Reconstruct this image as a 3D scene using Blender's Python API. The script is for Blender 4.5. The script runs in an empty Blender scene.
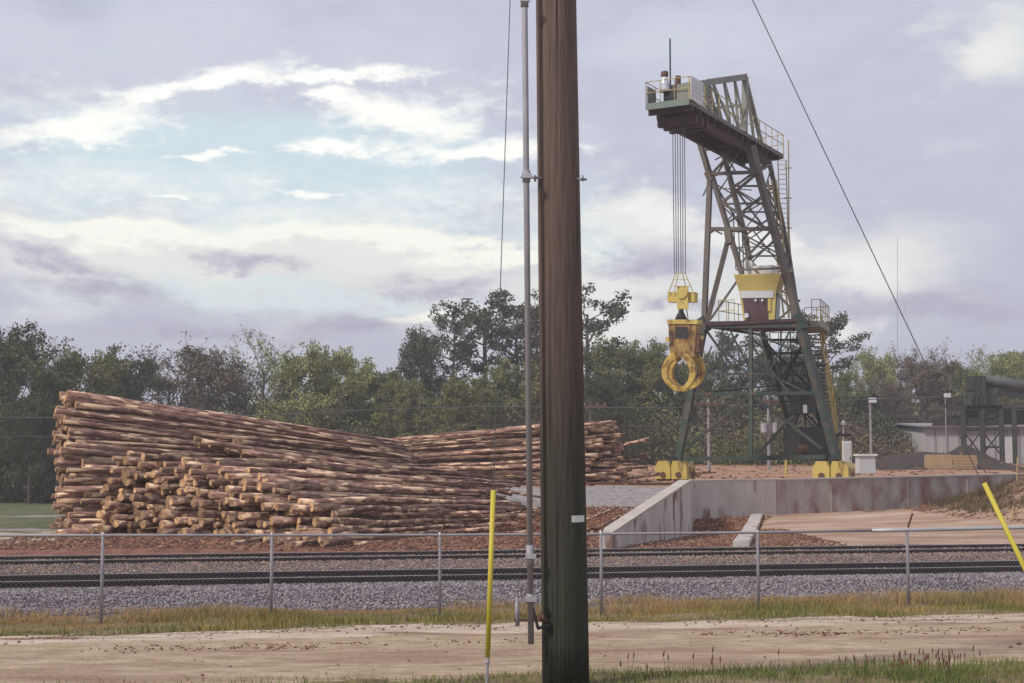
import bpy, math, random
import numpy as np
from mathutils import Vector, Matrix, Quaternion
random.seed(7); rng = np.random.default_rng(7)
sc = bpy.context.scene; COL = sc.collection
F = 1400.0; CZ = 2.0; PITCH = math.atan(110.5/1400)
cp, sp = math.cos(PITCH), math.sin(PITCH)
CAM = Vector((0, 0, CZ))

# ------------------------------------------------------------------ helpers
def ray(px, py):
    a = (px-512)/F; b = (341.5-py)/F
    return Vector((a, cp-b*sp, sp+b*cp))
def pt(px, py, Y):
    d = ray(px, py); return CAM + d*(Y/d.y)
def tag(o, label=None, cat=None, group=None, kind=None):
    if label: o['label'] = label
    if cat: o['category'] = cat
    if group: o['group'] = group
    if kind: o['kind'] = kind
    return o
def empty(name, loc=(0, 0, 0), **k):
    o = bpy.data.objects.new(name, None); COL.objects.link(o); o.location = loc
    o.empty_display_size = .2
    return tag(o, **k)

class MB:
    def __init__(s): s.v = []; s.f = []
    def add(s, vs, fs):
        n = len(s.v); s.v += [tuple(v) for v in vs]; s.f += [tuple(i+n for i in f) for f in fs]; return s
    def box(s, c, size, rz=0.0):
        c = Vector(c); h = Vector(size)/2; R = Matrix.Rotation(rz, 3, 'Z')
        vs = [c + R @ Vector((x*h.x, y*h.y, z*h.z)) for x in (-1, 1) for y in (-1, 1) for z in (-1, 1)]
        return s.add(vs, [(0,1,3,2),(4,6,7,5),(0,4,5,1),(2,3,7,6),(0,2,6,4),(1,5,7,3)])
    def bar(s, a, b, w, h=None, up=(0, 0, 1)):
        a = Vector(a); b = Vector(b); h = h or w
        d = (b-a).normalized(); u = Vector(up)
        if abs(d.dot(u)) > .97: u = Vector((.485, .875, 0))
        x = d.cross(u).normalized(); y = x.cross(d)
        vs = [p + x*(i*w/2) + y*(j*h/2) for p in (a, b) for i, j in ((-1,-1),(1,-1),(1,1),(-1,1))]
        return s.add(vs, [(3,2,1,0),(4,5,6,7),(0,1,5,4),(1,2,6,5),(2,3,7,6),(3,0,4,7)])
    def tube(s, pts, r, n=8, caps=True):
        pts = [Vector(p) for p in pts]; m = len(pts)
        rs = r if isinstance(r, (list, tuple)) else [r]*m
        vs = []; prev = None
        for i, p in enumerate(pts):
            d = (pts[min(i+1, m-1)]-pts[max(i-1, 0)]).normalized()
            if prev is None:
                u = Vector((0,0,1)) if abs(d.z) < .9 else Vector((1,0,0))
                x = d.cross(u).normalized()
            else: x = (prev - d*prev.dot(d)).normalized()
            prev = x; y = d.cross(x)
            for k in range(n):
                t = 2*math.pi*k/n; vs.append(p + x*(rs[i]*math.cos(t)) + y*(rs[i]*math.sin(t)))
        fs = [(i*n+k, i*n+(k+1) % n, (i+1)*n+(k+1) % n, (i+1)*n+k) for i in range(m-1) for k in range(n)]
        if caps: fs += [tuple(reversed(range(n))), tuple(range((m-1)*n, m*n))]
        return s.add(vs, fs)
    def quad(s, a, b, c, d): return s.add([a, b, c, d], [(0,1,2,3)])
    def prism(s, poly, off):
        """closed polygon (list of 3D points) extruded by vector off"""
        n = len(poly); off = Vector(off); P = [Vector(p) for p in poly]
        return s.add(P+[p+off for p in P], [tuple(range(n)), tuple(reversed(range(n, 2*n)))] +
                     [(i, i+n, (i+1) % n+n, (i+1) % n) for i in range(n)])
    def build(s, name, mat, parent=None, smooth=False, **k):
        me = bpy.data.meshes.new(name); me.from_pydata(s.v, [], s.f); me.update()
        if mat: me.materials.append(mat)
        import bmesh
        bm = bmesh.new(); bm.from_mesh(me); bmesh.ops.recalc_face_normals(bm, faces=bm.faces); bm.to_mesh(me); bm.free()
        if smooth: me.polygons.foreach_set('use_smooth', [True]*len(me.polygons))
        o = bpy.data.objects.new(name, me); COL.objects.link(o)
        if parent:
            o.parent = parent
            w = parent.location.copy(); pp = parent.parent
            while pp: w += pp.location; pp = pp.parent
            me.transform(Matrix.Translation(-w))
        elif True:
            # origin at base centre
            vs = np.array(s.v); c = Vector(((vs[:,0].min()+vs[:,0].max())/2, (vs[:,1].min()+vs[:,1].max())/2, vs[:,2].min()))
            me.transform(Matrix.Translation(-c)); o.location = c
        return tag(o, **k)

def npmesh(name, V, Fc, mat, attrs=None, link=True, smooth=False):
    """V (n,3), Fc (m,k) constant k"""
    me = bpy.data.meshes.new(name); V = np.asarray(V, np.float32); Fc = np.asarray(Fc, np.int32)
    m, k = Fc.shape
    me.vertices.add(len(V)); me.vertices.foreach_set('co', V.ravel())
    me.loops.add(m*k); me.loops.foreach_set('vertex_index', Fc.ravel())
    me.polygons.add(m); me.polygons.foreach_set('loop_start', np.arange(0, m*k, k, dtype=np.int32))
    me.polygons.foreach_set('loop_total', np.full(m, k, np.int32))
    if smooth: me.polygons.foreach_set('use_smooth', np.ones(m, bool))
    me.update(calc_edges=True)
    for nm, arr in (attrs or {}).items():
        at = me.attributes.new(nm, 'FLOAT', 'POINT'); at.data.foreach_set('value', np.asarray(arr, np.float32))
    if mat: me.materials.append(mat)
    if not link: return me
    o = bpy.data.objects.new(name, me); COL.objects.link(o); return o

_T = np.random.default_rng(3).random((256, 256))
def vn(x, y):
    x = np.asarray(x, float); y = np.asarray(y, float)
    xi = np.floor(x).astype(int); yi = np.floor(y).astype(int); fx = x-xi; fy = y-yi
    fx = fx*fx*(3-2*fx); fy = fy*fy*(3-2*fy)
    g = lambda a, b: _T[a & 255, b & 255]
    return (g(xi,yi)*(1-fx)+g(xi+1,yi)*fx)*(1-fy) + (g(xi,yi+1)*(1-fx)+g(xi+1,yi+1)*fx)*fy
def fbm(x, y, o=3):
    s = 0; a = .5
    for i in range(o): s = s + a*(vn(x*2**i+17.3*i, y*2**i+5.1*i)-.5)*2; a *= .5
    return s
def sstep(a, b, x):
    t = np.clip((x-a)/(b-a), 0, 1); return t*t*(3-2*t)

# ------------------------------------------------------------------ materials
def newmat(name):
    m = bpy.data.materials.new(name); m.use_nodes = True; nt = m.node_tree
    return m, nt, nt.nodes['Principled BSDF']
def rgb(c): return (c[0], c[1], c[2], 1)
def mat_noise(name, cols, scale=3.0, rough=.85, stretch=(1,1,1), detail=6, bump=0.0, bscale=None, metal=0.0, rnd=None, space='Object', second=None, objrnd=0.0, lo=.3, hi=.7):
    m, nt, b = newmat(name); N = nt.nodes; L = nt.links
    tc = N.new('ShaderNodeTexCoord'); mp = N.new('ShaderNodeMapping'); mp.inputs['Scale'].default_value = stretch
    L.new(tc.outputs[space], mp.inputs[0])
    no = N.new('ShaderNodeTexNoise'); no.inputs['Scale'].default_value = scale; no.inputs['Detail'].default_value = detail; no.inputs['Roughness'].default_value = .65
    L.new(mp.outputs[0], no.inputs['Vector'])
    fac = no.outputs['Fac']
    if rnd:
        at = N.new('ShaderNodeAttribute'); at.attribute_name = rnd
        mx = N.new('ShaderNodeMath'); mx.operation = 'MULTIPLY_ADD'; mx.inputs[1].default_value = .6
        L.new(at.outputs['Fac'], mx.inputs[0])
        m2 = N.new('ShaderNodeMath'); m2.operation = 'MULTIPLY'; m2.inputs[1].default_value = .4; L.new(fac, m2.inputs[0]); L.new(m2.outputs[0], mx.inputs[2])
        fac = mx.outputs[0]
    cr = N.new('ShaderNodeValToRGB'); r = cr.color_ramp
    n = len(cols)
    while len(r.elements) < n: r.elements.new(.5)
    for i, c in enumerate(cols):
        r.elements[i].position = lo+(hi-lo)*i/(n-1); r.elements[i].color = rgb(c)
    L.new(fac, cr.inputs[0]); out = cr.outputs[0]
    if second:   # (color, scale, threshold, softness, stretch)
        c2, s2, th, so, st2 = second
        mp2 = N.new('ShaderNodeMapping'); mp2.inputs['Scale'].default_value = st2; L.new(tc.outputs[space], mp2.inputs[0])
        n2 = N.new('ShaderNodeTexNoise'); n2.inputs['Scale'].default_value = s2; n2.inputs['Detail'].default_value = 5; L.new(mp2.outputs[0], n2.inputs['Vector'])
        if objrnd:
            oi = N.new('ShaderNodeObjectInfo'); va = N.new('ShaderNodeVectorMath'); va.operation = 'ADD'
            sc_ = N.new('ShaderNodeVectorMath'); sc_.operation = 'SCALE'; sc_.inputs[0].default_value = (31, 47, 23); L.new(oi.outputs['Random'], sc_.inputs['Scale'])
            L.new(mp2.outputs[0], va.inputs[0]); L.new(sc_.outputs[0], va.inputs[1]); L.new(va.outputs[0], n2.inputs['Vector'])
        mr = N.new('ShaderNodeMapRange'); mr.inputs['From Min'].default_value = th-so; mr.inputs['From Max'].default_value = th+so; L.new(n2.outputs['Fac'], mr.inputs[0])
        mc = N.new('ShaderNodeMixRGB'); mc.inputs[2].default_value = rgb(c2); L.new(mr.outputs[0], mc.inputs[0]); L.new(out, mc.inputs[1]); out = mc.outputs[0]
    if objrnd:
        oi = N.new('ShaderNodeObjectInfo'); mr = N.new('ShaderNodeMapRange'); mr.inputs['To Min'].default_value = 1-objrnd; mr.inputs['To Max'].default_value = 1+objrnd
        L.new(oi.outputs['Random'], mr.inputs[0]); hs = N.new('ShaderNodeHueSaturation'); L.new(mr.outputs[0], hs.inputs['Value']); L.new(out, hs.inputs['Color']); out = hs.outputs[0]
    L.new(out, b.inputs['Base Color']); b.inputs['Roughness'].default_value = rough; b.inputs['Metallic'].default_value = metal
    b.inputs['Specular IOR Level'].default_value = .3
    if bump:
        n3 = N.new('ShaderNodeTexNoise'); n3.inputs['Scale'].default_value = bscale or scale*3; n3.inputs['Detail'].default_value = 4; L.new(mp.outputs[0], n3.inputs['Vector'])
        bp = N.new('ShaderNodeBump'); bp.inputs['Strength'].default_value = bump; bp.inputs['Distance'].default_value = .05
        L.new(n3.outputs['Fac'], bp.inputs['Height']); L.new(bp.outputs[0], b.inputs['Normal'])
    return m

M = {}
M['bark'] = mat_noise('log_bark', [(.07,.035,.028),(.22,.12,.095),(.40,.27,.225)], 6, .85, (.35,1,1), bump=.6, bscale=25,
    second=((.66,.47,.31), 4.2, .55, .03, (.30,1.5,1.5)), objrnd=.55)
M['cut'] = mat_noise('log_cut_end', [(.20,.10,.05),(.42,.25,.13),(.60,.40,.23)], 7, .85, objrnd=.5)
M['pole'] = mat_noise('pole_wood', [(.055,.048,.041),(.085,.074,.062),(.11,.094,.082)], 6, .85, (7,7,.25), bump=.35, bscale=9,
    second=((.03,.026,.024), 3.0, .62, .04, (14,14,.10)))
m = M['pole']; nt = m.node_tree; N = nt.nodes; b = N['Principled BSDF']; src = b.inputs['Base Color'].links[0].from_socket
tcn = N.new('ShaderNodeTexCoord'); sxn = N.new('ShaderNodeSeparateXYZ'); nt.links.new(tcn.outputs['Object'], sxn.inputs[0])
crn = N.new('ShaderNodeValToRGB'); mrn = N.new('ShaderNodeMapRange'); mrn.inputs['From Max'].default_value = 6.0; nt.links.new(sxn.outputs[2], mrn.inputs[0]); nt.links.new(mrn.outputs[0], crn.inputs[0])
e = crn.color_ramp.elements; e[0].position = .06; e[0].color = (.30,.42,.34,1); e[1].position = .75; e[1].color = (1.75,1.45,1.42,1)  # tint by height: dark green treated foot, upper shaft lightened for sky glare
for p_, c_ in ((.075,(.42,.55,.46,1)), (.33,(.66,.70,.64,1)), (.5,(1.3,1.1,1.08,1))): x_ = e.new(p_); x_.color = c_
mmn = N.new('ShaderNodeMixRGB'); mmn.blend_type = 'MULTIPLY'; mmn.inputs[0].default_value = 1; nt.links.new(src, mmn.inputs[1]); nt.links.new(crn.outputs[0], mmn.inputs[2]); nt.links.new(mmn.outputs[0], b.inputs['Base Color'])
M['green'] = mat_noise('crane_green_steel', [(.028,.05,.045),(.045,.065,.055),(.10,.085,.07)], 1.5, .6, bump=.1, second=((.12,.075,.055), 2.2, .62, .06, (1,1,1)))
M['steel'] = mat_noise('crane_flare_brown_steel', [(.085,.078,.068),(.13,.115,.10),(.16,.13,.11)], 1.5, .6, bump=.1, second=((.13,.085,.06), 2.2, .60, .06, (1,1,1)))  # same paint as the green, lightened to brown-grey for flare against the sky
M['greygreen'] = mat_noise('crane_grey_green_steel', [(.17,.18,.15),(.26,.27,.23),(.20,.17,.13)], 1.2, .6)
M['under'] = mat_noise('deck_red_primer', [(.05,.03,.035),(.09,.05,.055)], 2, .8)
M['deckedge'] = mat_noise('deck_edge_green', [(.14,.20,.17),(.22,.26,.22)], 2, .7)
M['rail_y'] = mat_noise('handrail_faded_yellow', [(.36,.30,.14),(.52,.43,.20),(.30,.21,.12)], 2.5, .6)
M['yellow'] = mat_noise('machine_yellow', [(.50,.38,.09),(.60,.47,.14),(.40,.28,.09)], 1.6, .5, second=((.13,.07,.035), 1.7, .63, .06, (1,1,.6)))
M['cabyellow'] = mat_noise('cab_yellow', [(.52,.42,.14),(.60,.49,.18)], 1, .5)
M['grime'] = mat_noise('grapple_yellow_grimy', [(.50,.36,.10),(.30,.17,.06),(.07,.04,.025)], 2.2, .6, (1,1,.6), lo=.36, hi=.60)
M['tine'] = mat_noise('tine_worn_yellow', [(.12,.06,.03),(.45,.29,.07),(.60,.45,.12)], 1.8, .45, lo=.36, hi=.6)
M['white'] = mat_noise('white_paint', [(.62,.62,.62),(.75,.75,.74)], 2, .6)
M['sunshade'] = mat_noise('pale_shade', [(.50,.52,.54),(.58,.6,.62)], 2, .6)
M['dark'] = mat_noise('dark_machinery', [(.02,.022,.022),(.05,.048,.045)], 3, .6)
M['rust'] = mat_noise('rust_brown', [(.10,.05,.04),(.17,.09,.06)], 3, .8)
M['rail'] = mat_noise('rail_side_steel', [(.020,.018,.018),(.045,.035,.032)], 3, .7)
M['railhead'] = mat_noise('rail_head_steel', [(.35,.33,.34),(.45,.43,.43)], 3, .35, metal=.7)
M['sleeper'] = mat_noise('sleeper_wood', [(.05,.04,.037),(.12,.095,.08)], 6, .9, objrnd=.3)
M['galv'] = mat_noise('galvanised_steel', [(.38,.38,.41),(.50,.50,.53)], 4, .5, metal=.3)
M['galv_d'] = mat_noise('dull_galvanised', [(.27,.255,.28),(.36,.345,.37)], 4, .6, metal=.2)
M['wire'] = mat_noise('wire_dark', [(.07,.07,.075),(.11,.11,.115)], 4, .6)
M['guard'] = mat_noise('guy_guard_yellow', [(.50,.42,.05),(.60,.50,.07)], 3, .45)
M['conc'] = mat_noise('concrete_pale', [(.40,.365,.335),(.51,.47,.43),(.60,.56,.52)], 1.3, .9, (1,1,.5), bump=.3, bscale=10,
    second=((.20,.12,.10), 1.1, .60, .06, (1.5,1.5,.6)), lo=.25, hi=.75)
M['conc_d'] = mat_noise('concrete_dark_blotched', [(.31,.275,.255),(.40,.355,.33),(.48,.435,.40)], .8, .9, (1,1,.5), bump=.3, bscale=10,
    second=((.22,.115,.095), 1.6, .55, .12, (.8,.8,.5)))  # darker concrete base with red-brown blotches
M['conc_top'] = mat_noise('concrete_weathered_cap', [(.42,.37,.33),(.52,.47,.42)], 2, .9)
M['soil'] = mat_noise('verge_soil', [(.12,.085,.05),(.20,.15,.08),(.26,.21,.13)], 1.6, .95, bump=.5, space='Object')
M['road'] = mat_noise('dirt_road', [(.27,.185,.115),(.40,.30,.20),(.50,.40,.29)], 4.5, .95, (.55,1,1), detail=9, bump=.9, bscale=22,
    second=((.27,.165,.12), 1.3, .60, .10, (.25,1.1,1)), lo=.32, hi=.68)
M['roadpale'] = mat_noise('road_shoulder_pale', [(.32,.225,.155),(.48,.39,.30),(.60,.52,.43)], 2.2, .95, (.4,1,1), bump=.8, bscale=12,
    second=((.22,.13,.09), 1.5, .58, .05, (.3,1.1,1)), lo=.32, hi=.68)
M['ballast'] = mat_noise('ballast_bed', [(.07,.055,.065),(.16,.135,.15),(.25,.225,.24)], 14, .95, detail=3, bump=1)
M['stone'] = mat_noise('ballast_stone', [(.085,.06,.075),(.18,.15,.175),(.28,.25,.275),(.44,.40,.40)], .6, .9, rnd='rnd', lo=.2, hi=.8)
M['stone_b'] = mat_noise('track_bed_stone', [(.12,.07,.055),(.24,.16,.125),(.36,.26,.21),(.46,.37,.31)], .6, .9, rnd='rnd', lo=.2, hi=.8)
M['chips'] = mat_noise('bark_chips', [(.09,.034,.024),(.17,.07,.045),(.27,.13,.08),(.46,.29,.17)], .6, .9, rnd='rnd', lo=.2, hi=.78)
M['mulch'] = mat_noise('mulch_red_brown', [(.10,.038,.024),(.21,.09,.058),(.31,.155,.10)], 1.8, .95, bump=.9, bscale=8)
M['yard'] = mat_noise('yard_red_dirt', [(.22,.11,.07),(.36,.20,.125),(.46,.29,.19)], .35, .95, bump=.4, bscale=4)
M['sandy'] = mat_noise('pit_sandy_floor', [(.25,.13,.085),(.40,.27,.19),(.52,.41,.31)], .5, .95, (.5,1.3,1), bump=.4, bscale=4)
M['gravel'] = mat_noise('bank_gravel', [(.13,.115,.11),(.28,.255,.25),(.46,.43,.42)], 5, .95, bump=.8)
M['field'] = mat_noise('field_grass', [(.055,.065,.028),(.10,.11,.045),(.17,.155,.08)], .9, .95, bump=.5)
M['paleroad'] = mat_noise('pale_gravel_road', [(.23,.21,.18),(.29,.265,.235)], 1.5, .95)
M['chipmound'] = mat_noise('dark_chip_mound', [(.035,.028,.025),(.07,.05,.04)], 2, .95, bump=.6)
M['debris'] = mat_noise('debris_soil', [(.10,.055,.04),(.19,.12,.08),(.34,.24,.16)], .9, .95, bump=1, bscale=5)
M['tan'] = mat_noise('tan_blocks', [(.36,.25,.14),(.46,.33,.19)], 2, .9)
M['lumber'] = mat_noise('lumber', [(.36,.24,.12),(.46,.32,.17)], 2, .9, (1,1,8))
M['shed'] = mat_noise('shed_pale_metal', [(.42,.41,.43),(.52,.50,.52)], .6, .6, (4,4,.2))
M['shedroof'] = mat_noise('shed_roof', [(.26,.25,.28),(.34,.33,.36)], .6, .6)
M['trunk'] = mat_noise('tree_bark', [(.07,.055,.05),(.13,.10,.09)], 3, .9, (1,1,.3))
def leafmat(name, cols): return mat_noise(name, cols, .35, .8, rnd='rnd', lo=.15, hi=.85, objrnd=.15)
M['leaf_dark'] = leafmat('leaf_dark_green', [(.035,.04,.025),(.065,.075,.035),(.105,.12,.055)])
M['leaf_mid'] = leafmat('leaf_mid_green', [(.09,.09,.035),(.17,.18,.06),(.26,.27,.10)])
M['leaf_light'] = leafmat('leaf_spring_green', [(.18,.19,.07),(.29,.31,.12),(.38,.40,.16)])
M['leaf_brown'] = leafmat('leaf_budding_brown', [(.10,.075,.06),(.16,.125,.095),(.20,.185,.115)])
M['leaf_pine'] = leafmat('pine_needles', [(.04,.042,.028),(.08,.08,.05),(.14,.125,.08)])
M['blade'] = mat_noise('grass_blades', [(.09,.14,.03),(.18,.18,.05),(.33,.24,.08),(.42,.25,.11)], .5, .8, rnd='rnd', lo=.15, hi=.85)
M['blade_g'] = mat_noise('grass_blades_green', [(.08,.12,.03),(.17,.19,.05),(.30,.26,.10)], .5, .8, rnd='rnd', lo=.15, hi=.85)
M['vine'] = mat_noise('dry_vines', [(.05,.035,.022),(.10,.065,.04),(.13,.12,.05),(.25,.17,.10)], .5, .85, rnd='rnd', lo=.15, hi=.85)
M['seed'] = mat_noise('seed_heads', [(.12,.05,.045),(.19,.09,.07)], 5, .9)
m, nt, b = newmat('cab_glass'); b.inputs['Base Color'].default_value = (.09,.05,.055,1); b.inputs['Roughness'].default_value = .12; M['glass'] = m
m, nt, b = newmat('lamp_lens'); b.inputs['Base Color'].default_value = (.62,.64,.70,1); b.inputs['Roughness'].default_value = .2; M['lens'] = m

# ------------------------------------------------------------------ terrain
AL = math.radians(10); ca, sa = math.cos(AL), math.sin(AL)
def uv(x, y): return x*ca+y*sa, -x*sa+y*ca
def xy(u, v): return u*ca-v*sa, u*sa+v*ca
WING = ((2.6, 36.5), (7.1, 55.0)); WMID = (5.65, 44.5)
def wing_x(y): return np.interp(y, [36.5, 44.5, 55.0, 60], [2.6, 5.65, 7.1, 7.9])
W2 = (10.8, 57.5); W3 = (32.0, 69.5)
def seg_x(y, p, q): return p[0]+(q[0]-p[0])*(y-p[1])/(q[1]-p[1])
def wall_y(x):
    return np.where(x < W2[0], WING[1][1]+(x-WING[1][0])*(W2[1]-WING[1][1])/(W2[0]-WING[1][0]), W2[1]+(x-W2[0])*(W3[1]-W2[1])/(W3[0]-W2[0]))
def in_pit(x, y):
    xl = wing_x(y)-.27
    return (y > 35.5) & (x > xl) & (y < wall_y(x)+.31) & (x > 2)
def H(x, y):
    x = np.asarray(x, float); y = np.asarray(y, float)
    u, v = uv(x, y)
    prof = np.interp(v, [0, 11.5, 13, 17.8, 19.5, 21.8, 24.2, 25.0, 26.1, 29.4, 31.4, 34.6, 35.8, 60], [.1,.05,-.05,-.25,-.4,-.56,-.68,-.66,-.50,-.50,-.455,-.455,-.54,-.5])
    rough = fbm(x*1.7, y*1.7)*.035 + fbm(x*.5+9, y*.5)*.05
    rough = np.where((v > 24.8) & (v < 35), rough*.15, np.where((v > 12.8) & (v < 19), rough*.45+fbm(x*5,y*5)*.012, rough))
    # ruts along the road
    rut = np.where((v > 13) & (v < 19.2), -.012*np.cos((v-16)*2*math.pi/1.7)*np.exp(-((v-15.6)/1.8)**2), 0)
    near = prof+rough+rut
    # bank rising to the yard
    bank = np.interp(y, [34, 36.5, 41, 46, 56, 58, 75, 110, 160, 260, 3000], [-.52,-.48,-.27,.1,.57,.6,.6,.72,1.15,1.3,1.3])
    field = np.interp(y, [34, 38, 46, 60, 115, 300, 3000], [-.52,-.40,-.5,-.9,-2.0,-1.6,0])
    k = x/np.maximum(y, 1)
    side = sstep(-.30, -.06, k)
    back = field*(1-side)+bank*side
    # mulch apron under the front of the pile
    back = back + .22*np.exp(-((x+6.5)/6.5)**2-((y-38.5)/2.2)**2)
    back = back + fbm(x*.9, y*.9)*np.interp(y, [34, 40, 60, 300], [.03,.07,.08,.3])
    pitz = -.5-.12*sstep(37,44,y)*sstep(6,0,x-wing_x(y))+fbm(x*.7, y*.7)*.05
    pit = in_pit(x, y)
    back = np.where(pit, pitz, back)
    # debris mound at the right of the pit
    dm = 2.2*np.exp(-(((x-22.6)/4.0)**2) - ((y-53)/7.5)**2)*(1+.35*fbm(x*1.2, y*1.2)) 
    back = back + np.where(pit, dm, 0)
    # berm of dark bark beyond the yard
    bm_ = 1.3*np.exp(-((x-32)/5.5)**2-((y-108)/5)**2)
    back = back+bm_
    t = sstep(35.0, 37.0, v)
    return near*(1-t)+back*t
def G(x, y): return float(H(np.array([x]), np.array([y]))[0])
def zone(x, y):
    u, v = uv(x, y); n = fbm(x*.8, y*.8); n2 = fbm(x*2.3+5, y*2.3)
    z = np.zeros(x.shape, int)                       # 0 verge
    e1 = 12.75+.25*n+.12*n2; 
    z[(v > e1) & (v < 17.3+.25*n)] = 1               # road
    z[(v >= 17.3+.25*n) & (v < 19.45+.4*n+.2*n2)] = 2    # pale shoulder
    z[(v > 24.0+.5*n+.2*n2)] = 3                         # ballast
    far = v > 35.6+.2*n
    z[far] = 4                                           # mulch
    k = x/np.maximum(y, 1); 
    z[far & (y > 57)] = 5                                # yard dirt
    gb = far & (y > 46+.8*n) & (y < 57.4) & (x > -9) & ~in_pit(x, y); z[gb] = 6
    pit = in_pit(x, y) & far
    z[pit] = 7
    z[pit & (x < seg_x(y, (6.0, 36), (10.2, 57))-.3) ] = 4
    z[pit & (x-21+ n*1.5 > -4.5-(y-56)*.35) & (x < 40)] = 8
    left = far & (k < -.30+.01*n) & (y > 42)
    z[left] = 9
    z[far & (k < -.20) & (v < 46) & (x < -12.2+(y-38)*.5+.8*n)] = 10                 # pale dirt path
    z[left & (y > 44.5+.3*n) & (y < 46+.3*n)] = 11
    z[left & (y > 66) & (y < 68.5+.5*n)] = 11
    z[far & (y > 180)] = 9
    z[(x > 26)&(x<38)&(y>100)&(y<114)] = 12
    return z
def build_terrain():
    def lin(a, b, s): return np.arange(a, b, s)
    xs = np.concatenate([-np.geomspace(1400, 60, 20), lin(-58, -20, 1.2), lin(-19.5, 30, .2), lin(30.5, 75, 1.2), np.geomspace(78, 1400, 20)])
    ys = np.concatenate([lin(-30, 7, 1.2), lin(7, 37, .14), lin(37, 72, .25), lin(72.5, 200, 1.5), np.geomspace(202, 2200, 24)])
    X, Y = np.meshgrid(xs, ys); Z = H(X, Y)
    nx = len(xs); V = np.stack([X.ravel(), Y.ravel(), Z.ravel()], 1)
    i, j = np.meshgrid(np.arange(len(ys)-1), np.arange(nx-1), indexing='ij')
    a = (i*nx+j).ravel(); Fc = np.stack([a, a+1, a+nx+1, a+nx], 1)
    cx = V[Fc, 0].mean(1); cy = V[Fc, 1].mean(1); Zn = zone(cx, cy)
    names = {0:('ground','soil'),1:('dirt_road','road'),2:('road_shoulder','roadpale'),3:('ballast_bed','ballast'),4:('mulch_ground','mulch'),5:('yard_ground','yard'),
             6:('gravel_bank','gravel'),7:('sandy_floor','sandy'),8:('debris_ground','debris'),9:('grass_field','field'),10:('dirt_path','roadpale'),11:('gravel_road','paleroad'),12:('bark_berm','chipmound')}
    for z, (nm, mt) in names.items():
        f = Fc[Zn == z]
        if len(f) == 0: continue
        us, inv = np.unique(f.ravel(), return_inverse=True)
        o = npmesh(nm, V[us], inv.reshape(f.shape), M[mt], smooth=True); tag(o, kind='structure')
build_terrain()

# ------------------------------------------------------------------ scatter: stones, chips, grass
OCT = np.array([[1,0,0],[-1,0,0],[0,1,0],[0,-1,0],[0,0,1],[0,0,-1]], float)
OCF = np.array([[0,2,4],[2,1,4],[1,3,4],[3,0,4],[2,0,5],[1,2,5],[3,1,5],[0,3,5]])
def scatter(name, P, sx, sy, sz, mat, sink=.3, **k):
    n = len(P); V = OCT[None]*np.stack([sx, sy, sz], 1)[:, None, :]*rng.uniform(.7, 1.3, (n, 6, 3))
    th = rng.uniform(0, 6.28, n); ph = rng.normal(0, .35, n)
    c, s = np.cos(ph)[:, None], np.sin(ph)[:, None]; x = V[:,:,0]*c-V[:,:,2]*s; z = V[:,:,0]*s+V[:,:,2]*c
    c, s = np.cos(th)[:, None], np.sin(th)[:, None]; y = V[:,:,1]; V = np.stack([x*c-y*s, x*s+y*c, z], 2)
    V = V+P[:, None, :]; V[:,:,2] += (sz*(1-sink))[:, None]
    Fc = (OCF[None]+6*np.arange(n)[:, None, None]).reshape(-1, 3)
    o = npmesh(name, V.reshape(-1, 3), Fc, mat, {'rnd': np.repeat(rng.random(n), 6)}); return tag(o, **k)
def pts_uv(n, u0, u1, v0, v1, dens=None):
    u = rng.uniform(u0, u1, n); v = rng.uniform(v0, v1, n)
    x, y = xy(u, v)
    if dens is not None:
        keep = rng.random(n) < dens(x, y, v); x, y = x[keep], y[keep]
    return np.stack([x, y, H(x, y)], 1)
P = pts_uv(62000, -8, 18, 24.2, 27.0, lambda x,y,v: np.clip((v-23.9+fbm(x,y)*.8)/1.0, 0, 1))
s = rng.uniform(.012, .034, len(P)); scatter('ballast_stones', P, s, s*.8, s*.7, M['stone'], kind='stuff', label='grey and purplish crushed stone in front of the near track', cat='gravel')
P = np.concatenate([pts_uv(22000, -9, 20, 28.4, 32.1), pts_uv(8000,-9,20,33.5,35.6), pts_uv(9000,-9,20,27,28.4), pts_uv(8000,-9,20,32.1,33.5)])
s = rng.uniform(.012, .034, len(P)); scatter('track_bed_stones', P, s, s*.8, s*.7, M['stone_b'], kind='stuff', label='brownish crushed stone between the two railway tracks', cat='gravel')
P = pts_uv(9000, -6, 14, 13.4, 20.0, lambda x,y,v: np.clip(.4+fbm(x*2,y*2), 0, 1)*np.clip((v-16.9)/1.2, .12, 1))
s = rng.uniform(.005, .014, len(P))*rng.choice([1,1,1,2.0], len(P)); scatter('road_pebbles', P, s*1.3, s, s*.6, M['stone_b'], kind='stuff', label='pale pebbles and dirt clods on the edge of the dirt road', cat='pebbles')
n = 2600; x, y = xy(rng.uniform(-2, 15, n), rng.normal(16.3, .16, n)+.10*fbm(rng.uniform(0,9,n), 0*rng.uniform(0,9,n))); kp = rng.random(n) < np.clip(.35+1.4*fbm(x*.8, y*.3)+x*.04, 0, 1); x, y = x[kp], y[kp]
P = np.stack([x, y, H(x, y)], 1); s = rng.uniform(.004, .016, len(P)); scatter('dirt_clods', P, s*2.2, s, s*.6, M['mulch'], kind='stuff', label='ragged line of brown clods and twigs along the dirt road', cat='dirt clods')
n = 6000; x = rng.uniform(2, 11, n); y = rng.uniform(40, 57, n); ok = in_pit(x, y) & (x < seg_x(y, (6.0, 36), (10.2, 57))+.6*fbm(x,y)) & (x > wing_x(y)+.1); x, y = x[ok], y[ok]
P = np.stack([x, y, H(x, y)], 1); s = rng.uniform(.02, .07, len(P)); scatter('bark_chips', P, s*1.9, s*.6, s*.35, M['chips'], kind='stuff', label='reddish bark chips heaped inside the corner of the wing wall', cat='bark chips')
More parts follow.
